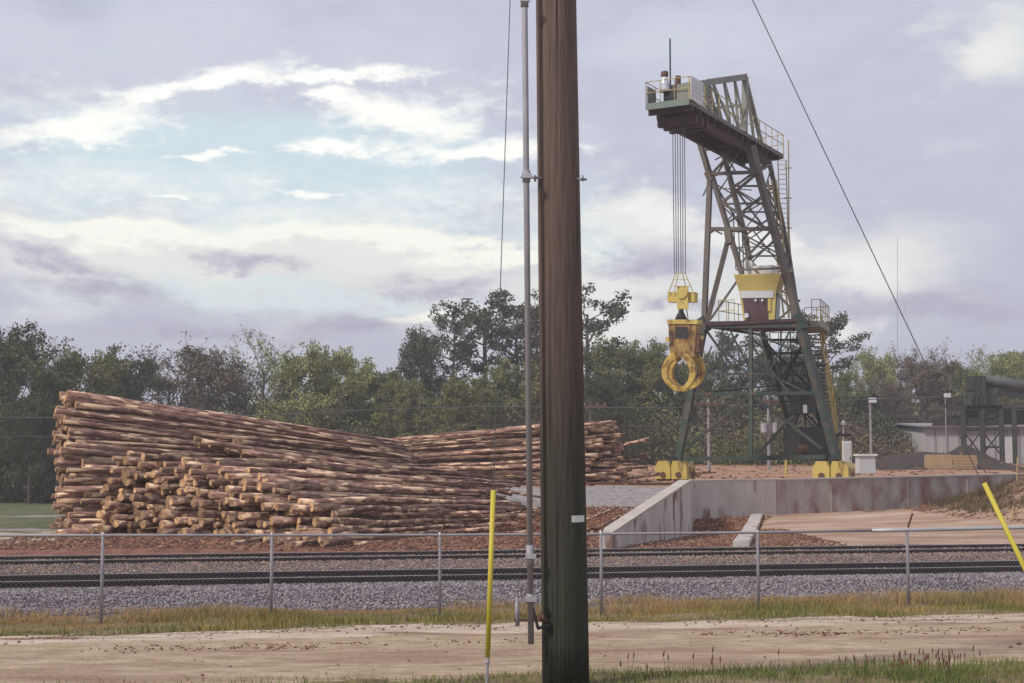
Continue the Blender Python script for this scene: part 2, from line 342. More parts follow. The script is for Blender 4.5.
# mulch chips on the slope in front of the logs and by the wing wall
n = 34000; x = rng.uniform(-17, 9, n); y = rng.uniform(35.6, 47, n)
u, v = uv(x, y); ok = (v > 35.6) & ((x > -13.5+(y-38)*.5)) & (x < 9)
x, y = x[ok], y[ok]; P = np.stack([x, y, H(x, y)], 1); s = rng.uniform(.02, .06, len(P))
scatter('bark_chips', P, s*1.9, s*.6, s*.35, M['chips'], kind='stuff', label='reddish bark chips and splinters strewn in front of the log piles', cat='bark chips')
n = 9000; x = rng.uniform(13, 28, n); y = rng.uniform(42, 62, n); ok = in_pit(x, y) & (H(x, y) > -.35)
x, y = x[ok], y[ok]; P = np.stack([x, y, H(x, y)], 1); s = rng.uniform(.02, .07, len(P))
scatter('debris_scraps', P, s*2.6, s*.4, s*.3, M['chips'], kind='stuff', label='heap of bark scraps, roots and broken wood against the right of the wall', cat='debris')
n = 1600; x = rng.uniform(-8, 60, n); y = rng.uniform(57, 120, n); ok = ~in_pit(x, y); x, y = x[ok], y[ok]
P = np.stack([x, y, H(x, y)], 1); s = rng.uniform(.04, .14, len(P)); scatter('yard_scraps', P, s*2, s*.7, s*.4, M['chips'], kind='stuff', label='bark scraps littering the red dirt yard round the crane', cat='debris')

def grass(name, P, hgt, width, mat, lean=.35, rndbias=None, **k):
    n = len(P); th = rng.uniform(0, 6.28, n); d = np.stack([np.cos(th), np.sin(th), 0*th], 1)*(width/2)[:, None]
    ln = rng.normal(0, lean, (n, 2))*hgt[:, None]
    top = P+np.stack([ln[:,0], ln[:,1], hgt], 1); mid = P+np.stack([ln[:,0]*.35, ln[:,1]*.35, hgt*.55], 1)
    V = np.stack([P-d, P+d, mid+d*.7, mid-d*.7, top], 1)
    base = 5*np.arange(n)[:, None]; F3 = np.concatenate([base+np.array([0,1,2]), base+np.array([0,2,3]), base+np.array([3,2,4])])
    r = rng.random(n) if rndbias is None else np.clip(rndbias+rng.normal(0, .18, n), 0, 1)
    o = npmesh(name, V.reshape(-1, 3), F3, mat, {'rnd': np.repeat(r, 5)}); return tag(o, **k)
def tufted(n, u0, u1, v0, v1, edge0, edge1):
    u = rng.uniform(u0, u1, n); v = rng.uniform(v0, v1, n); x, y = xy(u, v)
    d = np.clip(.55+1.1*fbm(x*1.1, y*1.1), 0, 1)*np.clip((v-v0-edge0*(.5+.5*fbm(x*.9, y*.9+3)))/.25, 0, 1)*np.clip((v1-v-edge1*(.5+.9*fbm(x*.7+8, y*.7)))/.5, 0, 1)
    keep = rng.random(n) < d; return x[keep], y[keep], v[keep]
x, y, v = tufted(190000, -8, 17, 19.0, 25.3, .45, .9)
P = np.stack([x, y, H(x, y)-.01], 1); big = np.clip(.6+1.0*fbm(x*.45+3, y*.45), .25, 1.3)*np.interp(uv(x,y)[0], [-8, 4, 10, 16], [.75,.8,1.1,1.35])
h = rng.uniform(.07, .30, len(P))*big
bias = np.clip(.32+(v-19.4)*.14+.55*fbm(x*.8, y*.8+11), 0, 1)
grass('verge_grass', P, h, rng.uniform(.006, .014, len(P)), M['blade'], rndbias=bias, kind='stuff', label='strip of green and straw coloured grass under the chain link fence', cat='grass')
x, y, v = tufted(60000, -6, 11, 9.6, 13.4, 0, .7)
P = np.stack([x, y, H(x, y)-.01], 1); h = rng.uniform(.03, .11, len(P))*np.interp(x, [-4, 0, 2.5, 5], [.6,.7,1.1,1.2])
grass('roadside_grass', P, h, rng.uniform(.005, .010, len(P)), M['blade_g'], rndbias=np.clip(.4+.6*fbm(x*2, y*2), 0, 1), kind='stuff', label='short green grass at the near edge of the dirt road', cat='grass')
# seed-head weeds by the near verge
mb = MB(); hd = MB()
for i in range(70):
    if i < 50: px = random.gauss(925, 32)
    else: px = random.uniform(600, 1020)
    Y = random.uniform(12.0, 12.9); p = pt(px, 500, Y); p.z = G(p.x, p.y); hh = random.uniform(.10, .20)
    q = p+Vector((random.uniform(-.03,.03), random.uniform(-.03,.03), hh)); mb.tube([p, q], [.0025,.0015], 4)
    hd.tube([q, q+Vector((0,0,.02)), q+Vector((random.uniform(-.01,.01),0,.055))], [.004,.008,.002], 5)
mb.build('weed_stems', M['blade_g'], kind='stuff', label='thin weed stems rising from the near grass at lower right', cat='weeds')
hd.build('weed_seed_heads', M['seed'], kind='stuff', label='dark reddish seed heads on the weeds in the near grass', cat='weeds')
# field grass far left & weeds on the debris and yard edge
n = 34000; x = rng.uniform(11, 28, n); y = rng.uniform(42, 66, n); ok = in_pit(x,y) & (H(x,y) > -.25) & (fbm(x*.8,y*.8) > -.08); x, y = x[ok], y[ok]
P = np.stack([x,y,H(x,y)],1); grass('debris_weeds', P, rng.uniform(.1,.42,len(P)), rng.uniform(.012,.035,len(P)), M['vine'], lean=.7, kind='stuff', label='dry weeds and vines over the debris heap by the wall', cat='weeds')

# ------------------------------------------------------------------ railway
SLV = (27.75, 32.9)
prof = [(-.07,0),(.07,0),(.07,.012),(.012,.03),(.012,.105),(.036,.115),(.036,.15),(-.036,.15),(-.036,.115),(-.012,.105),(-.012,.03),(-.07,.012)]
lab = ['near railway track with dark rails on grey ballast behind the fence', 'far railway track running along the foot of the bark covered bank']
for ti, vc in enumerate(SLV):
    x, y = xy(5, vc); root = empty('railway_track', (x, y, -.52), label=lab[ti], cat='railway track', group='parallel railway tracks')
    for sgn in (-1, 1):
        a = Vector((*xy(-45, vc+sgn*.7175), -.515)); bb = Vector((*xy(60, vc+sgn*.7175), -.515))
        side = Vector((-sa, ca, 0))
        r = MB().prism([a+side*p[0]+Vector((0,0,p[1])) for p in prof], bb-a).build('rail', M['rail'], root)
        MB().bar(a+Vector((0,0,.152)), bb+Vector((0,0,.152)), .066, .004).build('rail_head', M['railhead'], r)
    sl = None
    for i in range(62):
        u = -11.5+i*.55; x, y = xy(u, vc)
        if sl is None:
            sl = MB().box((0,0,0), (.22, 2.6, .16)).build('sleeper', M['sleeper']); sl.parent = root; o = sl
        else:
            o = sl.copy(); COL.objects.link(o); o.parent = root
        o.location = Vector((x, y, -.64))-root.location; o.rotation_euler = (0, 0, AL+random.uniform(-.02,.02))

# ------------------------------------------------------------------ fence
fr = empty('chain_link_fence', (*xy(5, 21.9), G(*xy(5, 21.9))), label='low galvanised chain link fence between the grass verge and the tracks', cat='fence')
def fence_pt(px, py=535):
    d = ray(px, py); # intersect with v = 21.9
    nrm = Vector((-sa, ca, 0)); t = 21.9/d.dot(nrm); return CAM+d*t
TOPY = lambda px: np.interp(px, [0, 440, 600, 757, 907, 1024, 1100], [535.5, 535, 534, 532.5, 530, 527.5, 526])
pxs = [-68, 103, 272, 440, 601, 757.5, 907, 1054, 1190]
tops = [fence_pt(p, TOPY(p)) for p in pxs]
for i, t in enumerate(tops):
    g = G(t.x, t.y)-.03
    po = MB().tube([(t.x, t.y, g), (t.x, t.y, t.z-.005)], .025, 10).build('post', M['galv_d'], fr, smooth=True)
    MB().tube([(t.x,t.y,t.z-.01),(t.x,t.y,t.z+.02),(t.x,t.y,t.z+.045)], [.031,.03,.012], 8).build('post_cap', M['galv'], po)
    if i in (3,4,5,6):
        k = .5 if i < 5 else 1.0
        MB().bar((t.x,t.y,t.z), (t.x+.13*k, t.y+.12, t.z+.22*k+.05), .02, .035).build('barb_arm', M['rust'], po)
q = [t.copy() for t in tops]
# rail in two stretches: the newer pipe at the right is brighter and thicker
sp_ = q[5].lerp(q[6], .76)
MB().tube(q[:6]+[sp_], .022, 10).build('top_rail', M['galv_d'], fr, smooth=True)
MB().tube([sp_]+q[6:], .033, 10).build('top_rail', M['galv'], fr, smooth=True, label='brighter thicker stretch of top rail at the right')
# woven mesh
A0 = q[0]; L_ = (q[-1]-q[0]).length; step = .072; hgt = 1.2
wm = MB(); Vs = []; Fs = []
def wire_seg(p1, p2, r=.0016):
    d = Vector(p2)-Vector(p1); n1 = Vector((-sa, ca, 0)); x = d.cross(n1).normalized()*r; n2 = n1*r
    b0 = len(Vs)
    for p in (p1, p2): Vs.extend([p+x, p-x*.5+n2, p-x*.5-n2])
    Fs.extend([(b0,b0+1,b0+4,b0+3),(b0+1,b0+2,b0+5,b0+4),(b0+2,b0,b0+3,b0+5)])
def along(s_):
    s_ = max(0, min(L_, s_)); acc = 0
    for i in range(len(q)-1):
        l = (q[i+1]-q[i]).length
        if acc+l >= s_ or i == len(q)-2: return q[i].lerp(q[i+1], (s_-acc)/l)
        acc += l
nst = int(L_/step)
for i in range(-int(hgt/step), nst):
    for sg in (1, -1):
        s0 = i*step if sg == 1 else i*step+hgt
        s1 = s0+sg*hgt
        a = along(s0); c = along(s1)
        if abs((a-c).length) < .3: continue
        wire_seg(Vector((a.x, a.y-.035, a.z-.02)), Vector((c.x, c.y-.035, c.z-.02-hgt)))
mo = npmesh('chain_link_mesh', np.array([tuple(v) for v in Vs])-np.array(fr.location)[None], np.array(Fs), M['galv_d']); mo.parent = fr

# ------------------------------------------------------------------ utility pole, conduit, guys
pb = Vector((.0, 12.0, 0)); pb.x = pt(566, 680, 12).x; pb.z = G(pb.x, 12)-.1
topx = pt(557.2, 0, 12).x-.01; slope = (topx-pb.x)/(pt(557, 0, 12).z-pb.z)
def pole_c(z): return Vector((pb.x+slope*(z-pb.z), 12.0, z))
pole = empty('utility_pole', pb, label='thick dark wooden utility pole standing in the near verge', cat='utility pole')
zs = np.linspace(pb.z, 10.2, 22)
PR = lambda z: .200-(z-pb.z)*.0038
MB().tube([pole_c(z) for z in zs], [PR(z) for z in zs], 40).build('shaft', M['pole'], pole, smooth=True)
c = pole_c(pt(575, 518, 12).z); 
tg = MB()
for i in range(6):
    a0 = math.radians(-72+i*7); a1 = a0+math.radians(7); R_ = PR(c.z)+.004
    p = lambda a, z: Vector((c.x+R_*math.cos(a), c.y+R_*math.sin(a), z))
    tg.quad(p(a0, c.z-.028), p(a1, c.z-.028), p(a1, c.z+.028), p(a0, c.z+.028))
tg.build('tag_plate', M['white'], pole, label='small blank white plate')
zb = pt(560, 176, 11.8).z; cc = pole_c(zb)
mb = MB(); mb.tube([cc+Vector((-.33,-.1,.01)), cc+Vector((.24,-.1,-.01))], .011, 8); mb.tube([cc+Vector((-.215,-.1,0)), cc+Vector((-.195,-.1,0))], .03, 6); mb.tube([cc+Vector((.195,-.1,0)), cc+Vector((.212,-.1,0))], .028, 6)
mb.build('through_bolt', M['galv_d'], pole)
cd = empty('conduit_pipe', pt(531, 643, 11.8), label='grey metal conduit pipe held off the left side of the utility pole', cat='conduit')
p0 = pt(531, 644, 11.8); p1 = pt(522, -260, 11.8)
MB().tube([p0, p1], .026, 14).build('pipe', M['galv_d'], cd, smooth=True)
for py, hh in ((10, 14), (188, 12), (560, 22), (601, 10)):
    f = (644-py)/904; c = p0.lerp(p1, f); dz = Vector((0,0,hh/120/2))
    MB().tube([c-dz, c+dz], .034, 12).build('coupling', M['galv_d'], cd, smooth=True)
    mb = MB(); mb.bar(c+Vector((-.04,-.03,0)), c+Vector((.05,-.03,0)), .02, .04)
    mb.build('clamp', M['galv'], cd)
c = pt(527, 601, 11.8); e = pt(546, 637, 11.86); 
MB().tube([c, c+Vector((.05,0,-.06)), c+Vector((.09,0,-.22)), e+Vector((-.07,0,.07)), e+Vector((.03,0,.1))], .013, 8).build('ground_cable', M['wire'], cd, smooth=True)
MB().tube([pt(517, 598, 11.8), pt(517.5, 626, 11.8)], .018, 8).build('short_stub_pipe', M['galv_d'], cd, smooth=True)
mb = MB(); mb.bar(pt(514, 620, 11.8), pt(547, 620, 11.84), .03, .02); mb.tube([pt(538, 618, 11.78), pt(543, 618, 11.8)], .03, 8); mb.build('standoff_bracket', M['rust'], cd)
MB().bar(pt(514, 600, 11.8), pt(540, 600, 11.8), .03, .02).build('standoff_bracket', M['galv_d'], cd)

def guy(name, att, anchor_px, gtop, gbot, Yb, label, glabel):
    anc = pt(*anchor_px, Yb); g = G(anc.x, anc.y)
    root = empty(name, (anc.x, anc.y, g), label=label, cat='guy wire')
    d = att-anc; k = (g-anc.z)/d.z; foot = anc+d*k-Vector((0,0,.05))
    MB().tube([foot, att], .0042, 6).build('cable', M['wire'], root)
    def atpy(py):
        lo, hi = 0., 1.
        for _ in range(40):
            mid = (lo+hi)/2; P_ = anc+d*mid; dd = P_-CAM; yc = -dd.y*sp+dd.z*cp; zc = dd.y*cp+dd.z*sp
            if 341.5-F*yc/zc > py: lo = mid
            else: hi = mid
        return anc+d*lo
    a, b_ = atpy(gbot), atpy(gtop)
    MB().tube([a, b_], .020, 12).build('cable_guard', M['guard'], root, smooth=True, label=glabel)
    a2 = atpy(gbot+6); MB().tube([a, a2], [.012,.023], 8).build('clamp', M['galv_d'], root)
    MB().tube([a2, foot], .012, 8).build('anchor_rod', M['galv_d'], root)
    return root
za = pt(560, -350, 12).z
guy('guy_wire', pole_c(za)+Vector((.30,-.05,0)), (1105, 736), 483, 700, 11.3, 'guy wire running down right from the utility pole into a yellow guard', 'leaning bright yellow plastic guard')
guy('guy_wire', pole_c(za+2)+Vector((-.17,-.04,0)), (486.5, 690), 490, 657, 11.2, 'steep guy wire left of the utility pole ending in a slim yellow guard', 'slim upright yellow plastic guard')

# ------------------------------------------------------------------ retaining wall, wing wall, curb
root = empty('retaining_wall', (10.8, 57.5, G(10.5, 56.5)), label='concrete retaining wall below the crane yard with a sloping wing wall', cat='retaining wall')
def slab(p, q_, zb0, zt0, zb1, zt1, th, name, mt, cap=.06):
    p = Vector((*p, 0)); q_ = Vector((*q_, 0)); d = (q_-p).normalized(); nrm = Vector((-d.y, d.x, 0))*th
    vs = [p+Vector((0,0,zb0)), q_+Vector((0,0,zb1)), q_+Vector((0,0,zt1)), p+Vector((0,0,zt0))]
    o = MB().prism(vs, nrm).build(name, mt, root)
    e = Vector((0,0,.003)); v2 = [vs[3]+e-nrm*.04, vs[2]+e-nrm*.04, vs[2]+e+nrm*1.04, vs[3]+e+nrm*1.04]
    MB().prism(v2, Vector((0,0,cap))).build('coping', M['conc_top'], o)
    return o
slab(WING[0], WMID, -1.2, -.12, -1.2, 1.06, .36, 'wing_wall', M['conc'])
slab((WMID[0]+.012, WMID[1]+.03), (WING[1][0]-.05, WING[1][1]-.2), -1.2, 1.05, -1.2, .85, .36, 'wing_wall', M['conc'])
slab((WING[1][0]-.1, WING[1][1]), W2, -1.2, .84, -1.2, .84, .45, 'wall_panel', M['conc'])
slab((W2[0]+.03, W2[1]), W3, -1.2, .84, -1.2, 1.03, .45, 'wall_panel', M['conc_d'])
# shutter joints / pilaster marks
for t in (.12, .3, .45, .62, .8):
    x = W2[0]+t*(W3[0]-W2[0]); y = float(wall_y(np.array([x])))
    MB().bar((x, y-.012, -.6), (x, y-.012, .82), .05, .02).build('joint', M['conc_d'], root)
mb = MB(); a = pt(757, 517, 55.5); b2 = pt(741, 556, 36.6)
n = 12
for i in range(n):
    p = a.lerp(b2, i/n); q2 = a.lerp(b2, (i+.96)/n); p.z = G(p.x, p.y)+.05; q2.z = G(q2.x, q2.y)+.05
    mb.bar(p, q2, .42, .20)
mb.build('concrete_curb', M['conc'], label='low concrete curb running from the wall towards the tracks', cat='curb')

# arc rail of the crane on the gravel bank
cpts = [pt(px, py, Y) for px, py, Y in ((440, 486, 60), (480, 487, 58.8), (540, 487, 57.9), (600, 486.5, 57.8), (648, 486, 58.5), (700, 484, 60), (800,482,64))]
for p in cpts: p.z = G(p.x, p.y)+.10
cr_ = empty('crane_rail', cpts[3]-Vector((0,0,.1)), label='rusty curved crane rail lying on the gravel bank behind the wooden pole', cat='rail')
MB().tube(cpts, .06, 6).build('rail', M['rust'], cr_)

# ------------------------------------------------------------------ crane
O = Vector((11.6, 67.0, .6)); av = Vector((.485, .875, 0)).normalized(); bv = Vector((av.y, -av.x, 0))
def cp3(A, B, z): return O+av*A+bv*B+Vector((0, 0, z))
def cn(px, py, A):
    d = ray(px, py); t = (A-(CAM-O).dot(av))/d.dot(av); return CAM+d*t
crane = empty('log_crane', O, label='tall green steel log crane with boom deck, lattice tower and yellow cab', cat='crane')
FA = lambda py: 1.8*(462-py)/288.0
RA = lambda py: 7.0-2.4*(462-py)/310.0
def mem(p1, p2, w, name='brace', fr_='F', fr2=None, mat='green', par=None):
    f1 = FA if fr_ == 'F' else RA; f2 = {None: f1, 'F': FA, 'R': RA}[fr2]
    a = cn(*p1, f1(p1[1])); b_ = cn(*p2, f2(p2[1]))
    if mat == 'green' and (p1[1]+p2[1])/2 < 322: mat = 'steel'  # upper members take the flare-lightened colour
    return MB().bar(a, b_, w*.80).build(name, M[mat], par or crane)
# front frame
for p1, p2, w, nm in [
    ((678,462),(704,326),.40,'leg'), ((837,460),(800,325),.42,'leg'), ((800,325),(757,168),.38,'leg'), ((704,326),(710,176),.30,'leg'), ((710,176),(700,143),.30,'leg'),
    ((712,176),(742,274),.26,'tower_strut'), ((729,236),(707,322),.30,'tower_strut'), ((757,168),(752,148),.34,'tower_strut'),
    ((686,459),(826,457),.27,'crossbeam'), ((692,394),(814,393),.20,'crossbeam'), ((714,374),(768,374),.14,'crossbeam'),
    ((704,325),(801,324),.42,'crossbeam'), ((709,229),(771,229),.22,'crossbeam'), ((708,174),(757,172),.20,'crossbeam'), ((722,204),(764,203),.12,'crossbeam'), ((737,270),(783,268),.12,'crossbeam'),
    ((751,326),(751,458),.22,'tower_strut'),
    ((681,453),(748,397),.17,'brace'), ((748,397),(770,360),.15,'brace'), ((697,387),(738,334),.15,'brace'), ((706,330),(737,373),.12,'brace'),
    ((757,455),(792,417),.17,'brace'), ((754,396),(822,449),.14,'brace'), ((690,400),(752,455),.09,'brace'),
    ((722,203),(755,175),.16,'brace'), ((721,203),(768,229),.16,'brace'), ((714,172),(703,196),.09,'brace'), ((709,147),(750,170),.16,'brace'), ((703,150),(748,143),.16,'brace'), ((731,150),(716,176),.12,'brace'),
    ((736,190),(766,230),.11,'brace'), ((737,191),(753,202),.09,'brace'), ((742,262),(770,232),.13,'brace'), ((752,262),(776,238),.09,'brace'), ((743,234),(779,254),.09,'brace'),
    ((755,270),(798,316),.13,'brace'), ((742,274),(710,320),.13,'brace'), ((710,228),(722,234),.10,'brace'), ((708,226),(712,232),.22,'gusset'),
    ((728,230),(730,244),.42,'gusset'), ((702,318),(706,331),.5,'gusset'), ((797,315),(803,330),.55,'gusset'), ((751,147),(757,175),.5,'gusset'), ((708,172),(712,181),.4,'gusset'),
    ((755,334),(793,350),.10,'brace'), ((790,394),(751,345),.12,'brace'), ((712,346),(700,372),.09,'brace')]:
    mem(p1, p2, w, nm)
# rear frame
for p1, p2, w, nm in [
    ((722,148),(745,235),.30,'leg'), ((745,235),(763,335),.30,'leg'), ((763,335),(798,458),.34,'leg'), ((769,160),(788,250),.26,'leg'), ((788,250),(801,335),.26,'leg'), ((801,335),(828,458),.30,'leg'),
    ((724,160),(771,164),.16,'crossbeam'), ((733,186),(776,186),.12,'crossbeam'), ((740,212),(780,212),.10,'crossbeam'), ((750,256),(788,256),.10,'crossbeam'), ((764,340),(802,340),.16,'crossbeam'),
    ((780,385),(812,385),.16,'crossbeam'), ((800,430),(822,430),.14,'crossbeam'), ((762,335),(800,300),.10,'brace'),
    ((730,190),(768,162),.12,'brace'), ((738,215),(772,188),.11,'brace'), ((734,188),(778,214),.10,'brace'), ((744,236),(776,214),.10,'brace'), ((741,214),(784,240),.10,'brace'), ((752,258),(782,236),.09,'brace'), ((747,240),(787,262),.09,'brace'),
    ((752,262),(792,300),.09,'brace'), ((768,345),(810,388),.13,'brace'), ((783,385),(803,342),.12,'brace'), ((785,392),(822,430),.12,'brace'), ((793,428),(810,390),.12,'brace')]:
    mem(p1, p2, w, nm, 'R')
# members running front to rear
for p1, p2, w in [((704,326),(763,335),.16), ((801,324),(801,335),.2), ((709,229),(744,232),.10), ((771,229),(784,229),.12), ((710,176),(724,160),.12), ((757,172),(771,164),.16),
                  ((692,394),(780,385),.10), ((814,393),(812,385),.14), ((837,460),(828,458),.2), ((757,172),(784,229),.09), ((771,229),(790,262),.09), ((710,176),(744,232),.08), ((785,290),(792,264),.1), ((801,330),(812,385),.11), ((820,400),(803,340),.11)]:
    mem(p1, p2, w, 'tie_beam', 'F', 'R')
for p1, p2, w, f1, f2 in [((726,224),(760,204),.08,'R','R'),((733,186),(770,164),.07,'R','R'),((741,212),(776,190),.07,'R','R'),((748,240),(783,216),.07,'R','R'),
        ((757,172),(776,205),.08,'F','R'),((763,196),(772,165),.07,'F','R'),((764,203),(782,230),.07,'F','R'),((771,229),(777,200),.07,'F','R'),((775,245),(784,230),.07,'F','R'),((777,252),(792,285),.08,'F','R'),((788,285),(788,252),.07,'F','R'),((790,292),(797,320),.08,'F','R'),
        ((712,182),(736,196),.06,'F','R'),((716,196),(733,170),.06,'F','R'),((722,206),(742,224),.06,'F','R'),((726,222),(741,206),.06,'F','R'),((733,244),(750,258),.06,'F','R'),((736,258),(747,238),.06,'F','R'),
        ((715,160),(733,150),.07,'F','F'),((722,150),(736,172),.08,'F','F'),((740,150),(728,172),.08,'F','F'),((716,188),(752,190),.06,'F','F'),((730,248),(774,246),.07,'F','F'),((728,222),(752,206),.06,'F','F'),((745,229),(764,205),.06,'F','F'),((752,229),(778,262),.07,'F','F'),
        ((770,355),(806,352),.10,'R','R'),((774,365),(808,362),.08,'R','R'),((786,402),(816,400),.10,'R','R'),((790,415),(819,412),.10,'R','R'),((796,445),(825,443),.10,'R','R'),((770,350),(810,386),.07,'R','R'),((803,345),(778,384),.09,'R','R'),((815,392),(789,425),.09,'R','R'),((787,395),(824,440),.09,'R','R'),((822,432),(799,455),.08,'R','R'),
        ((814,393),(803,345),.08,'F','R'),((806,350),(812,385),.08,'F','R'),((820,405),(812,390),.08,'F','R'),((826,425),(815,395),.08,'F','R'),((751,374),(776,365),.08,'F','R'),((751,394),(781,388),.09,'F','R'),((751,340),(768,350),.08,'F','R'),
        ((722,374),(722,330),.08,'F','F'),((730,330),(751,372),.09,'F','F'),((768,374),(790,330),.10,'F','F'),((768,374),(806,392),.09,'F','F'),((768,374),(760,330),.09,'F','F'),((700,360),(714,374),.08,'F','F'),((772,396),(772,455),.07,'R','R'),((762,330),(790,392),.07,'F','R'),((781,330),(781,384),.09,'R','R'),((790,330),(793,384),.08,'R','R'),((803,388),(806,432),.09,'R','R')]:
    mem(p1, p2, w, 'lattice_bar', f1, f2)
# landings inside the rear legs
for (x0, x1, y_, A_) in ((779,812,385,5.6),(790,822,412,5.9),(770,806,352,5.4)):
    a = cn(x0, y_, A_); b_ = cn(x1, y_, A_); MB().prism([a, b_, b_+av*1.0, a+av*1.0], (0,0,-.07)).build('landing', M['dark'], crane)
    handrail_pts = (a, b_); mb = MB()
    for i in range(5):
        p = a.lerp(b_, i/4); mb.tube([p, p+Vector((0,0,1))], .022, 5)
    for h_ in (.5, 1.0): mb.tube([a+Vector((0,0,h_)), b_+Vector((0,0,h_))], .022, 5)
    mb.build('landing_rail', M['green'], crane)
for px in (733, 737.5, 741): MB().tube([cn(px, 212, 3), cn(px+3, 270, 3)], .03, 6).build('hoist_line', M['wire'], crane)
# bogies
for (px, Yo) in ((675, 0), (833.5, 0)):
    base = cn(px, 470, FA(462)+.0); base.z = G(base.x, base.y)
    bg = empty('rail_bogie', base-O); bg.parent = crane
    def W(x, y, z): return base+bv*x*.97+av*y+Vector((0, 0, z))
    def block(x0, x1):
        poly = [W(x0, -.55, .12), W(x1, -.55, .12), W(x1, -.55, .70), W((x0+x1)/2+(x1-x0)*.28, -.55, 1.0), W((x0+x1)/2-(x1-x0)*.42 if x0 >= 0 else (x0+x1)/2-(x1-x0)*.28, -.55, 1.0), W(x0, -.55, .70)]
        return poly
    class Pp: pass
    bgp = MB(); bgp.prism(block(-.86, -.03), av*1.1); bgp.prism(block(.03, .86), av*1.1)
    o = bgp.build('bogie_housing', M['yellow'], None); o.parent = bg; o.location = o.location-base
    for x in (-.62, -.25, .25, .62):
        o = MB().tube([W(x, -.50, .2), W(x, -.2, .2)], .2, 16).build('wheel', M['dark'], None); o.parent = bg; o.location = o.location-base
    for x in (-.42, .42):
        o = MB().tube([W(x, -.62, .33), W(x, -.545, .33)], .14, 12).build('axle_cover', M['rust'], None); o.parent = bg; o.location = o.location-base
    o = MB().bar(W(0,0,.75), W(0,0,1.2), .34).build('pivot_post', M['dark'], None); o.parent = bg; o.location = o.location-base
# machinery house at the rear foot and drum
mb = MB(); c1 = cn(803, 440, 5.5); mb.box((c1.x+.1, c1.y, 2.5), (1.5, 1.8, 1.5), .3); mb.build('machinery_house', M['dark'], crane)
mb = MB(); c1 = cn(803, 398, 5.8); mb.box((c1.x, c1.y, c1.z), (.9, 1.0, 1.6), .3); mb.build('equipment_cabinet', M['green'], crane)
mb = MB(); c1 = cn(806, 365, 5.8); mb.box((c1.x, c1.y, c1.z), (1.5, 1.4, .12), .5); mb.build('walkway', M['green'], crane)
c1 = cn(827, 462, 6.6); MB().tube([(c1.x,c1.y,G(c1.x,c1.y)),(c1.x,c1.y,1.9)], [.45,.3], 12).build('pivot_pedestal', M['dark'], crane)
MB().bar(cn(798,458,RA(458)), cn(828,458,RA(458)), .25).build('crossbeam', M['green'], crane)
c1 = cn(803, 449, 4.0); MB().tube([c1-bv*.22, c1+bv*.22], .22, 14).build('cable_drum', M['rust'], crane, smooth=True)
MB().box(cn(805, 409, 2.5), (.16,.2,.4)).build('control_box', M['white'], crane)
# cab platform (A 1 .. 5.5)
zf = cn(751, 321, .9).z
BL = (cn(706,322,.9)-O).dot(bv); BR = (cn(800,322,.9)-O).dot(bv)
MB().prism([cp3(.6, BL, zf-O.z), cp3(.6, BR, zf-O.z), cp3(5.6, BR-.1, zf-O.z), cp3(5.6, BL+1.2, zf-O.z)], (0,0,-.16)).build('platform', M['under'], crane)
MB().prism([cp3(2.5, BR-.1, zf-O.z+.01), cp3(2.5, BR+.55, zf-O.z+.01), cp3(6.2, BR-.1, zf-O.z+.01), cp3(6.2, BR-1.4, zf-O.z+.01)], (0,0,-.28)).build('side_platform', M['greygreen'], crane)
def handrail(pts, h=1.07, sp_m=1.0, mat='rail_y', r=.022, name='handrail', n=None):
    mb = MB(); pts = [Vector(p) for p in pts]
    for a, b_ in zip(pts[:-1], pts[1:]):
        k = n or max(1, round((b_-a).length/sp_m))
        for i in range(k+1):
            p = a.lerp(b_, i/k); mb.tube([p, p+Vector((0,0,h))], r, 6)
        for hh in (h, h*.52): mb.tube([a+Vector((0,0,hh)), b_+Vector((0,0,hh))], r, 6)
    return mb.build(name, M[mat], crane)
handrail([cp3(.7, BL+.75, zf-O.z), cp3(.7, BL+1.55, zf-O.z)], n=2); handrail([cp3(.7, BL+.75, zf-O.z), cp3(4.8, BL+1.3, zf-O.z)])
handrail([cp3(2.5, BR+.53, zf-O.z), cp3(6.2, BR-.12, zf-O.z)], n=5); handrail([cp3(2.5, BR+.53, zf-O.z), cp3(2.5, BR+.1, zf-O.z)], n=1)
handrail([cp3(6.2, BR-.12, zf-O.z), cp3(6.2, BR-1.4, zf-O.z)], n=2)
# cab
cab = MB()
def cabp(px, py, A): return cn(px, py, A)
A0_ = .85
tl, tr = cabp(734,275.5,A0_-.25), cabp(780.5,274.5,A0_-.25); ml, mr_ = cabp(739,291,A0_), cabp(776,290.5,A0_); bl, br = cabp(743.5,320,A0_), cabp(774.5,320,A0_)
dep = (av*.85+Vector((0,.5,0))).normalized()*1.7
cabo = MB().prism([bl, br, mr_, ml], dep).build('operator_cab', M['cabyellow'], crane)
MB().prism([ml, mr_, tr, tl], dep*1.06+Vector((0,0,0))).build('cab_hood', M['cabyellow'], cabo)
MB().prism([tl+Vector((0,0,.005)), tr+Vector((0,0,.005)), tr+dep*1.06+Vector((0,0,.005)), tl+dep*1.06+Vector((0,0,.005))], (0,0,.05)).build('cab_roof', M['cabyellow'], cabo)
f = -av*.02; ins = lambda u_, w_: bl.lerp(br, u_).lerp(ml.lerp(mr_, u_), w_)
MB().prism([ins(.07,.02)+f, ins(.80,.02)+f, ins(.80,.74)+f, ins(.07,.74)+f], -av*.02).build('windscreen', M['glass'], cabo)
MB().prism([ins(.03,.75)+f, ins(.95,.75)+f, ins(.95,.99)+f, ins(.03,.99)+f], -av*.05).build('sunshade', M['sunshade'], cabo)
MB().prism([ins(.80,.30)+f, ins(.88,.30)+f, ins(.88,.72)+f, ins(.80,.72)+f], -av*.06).build('door_handle_rail', M['yellow'], cabo)
s0 = br+dep*.1; 
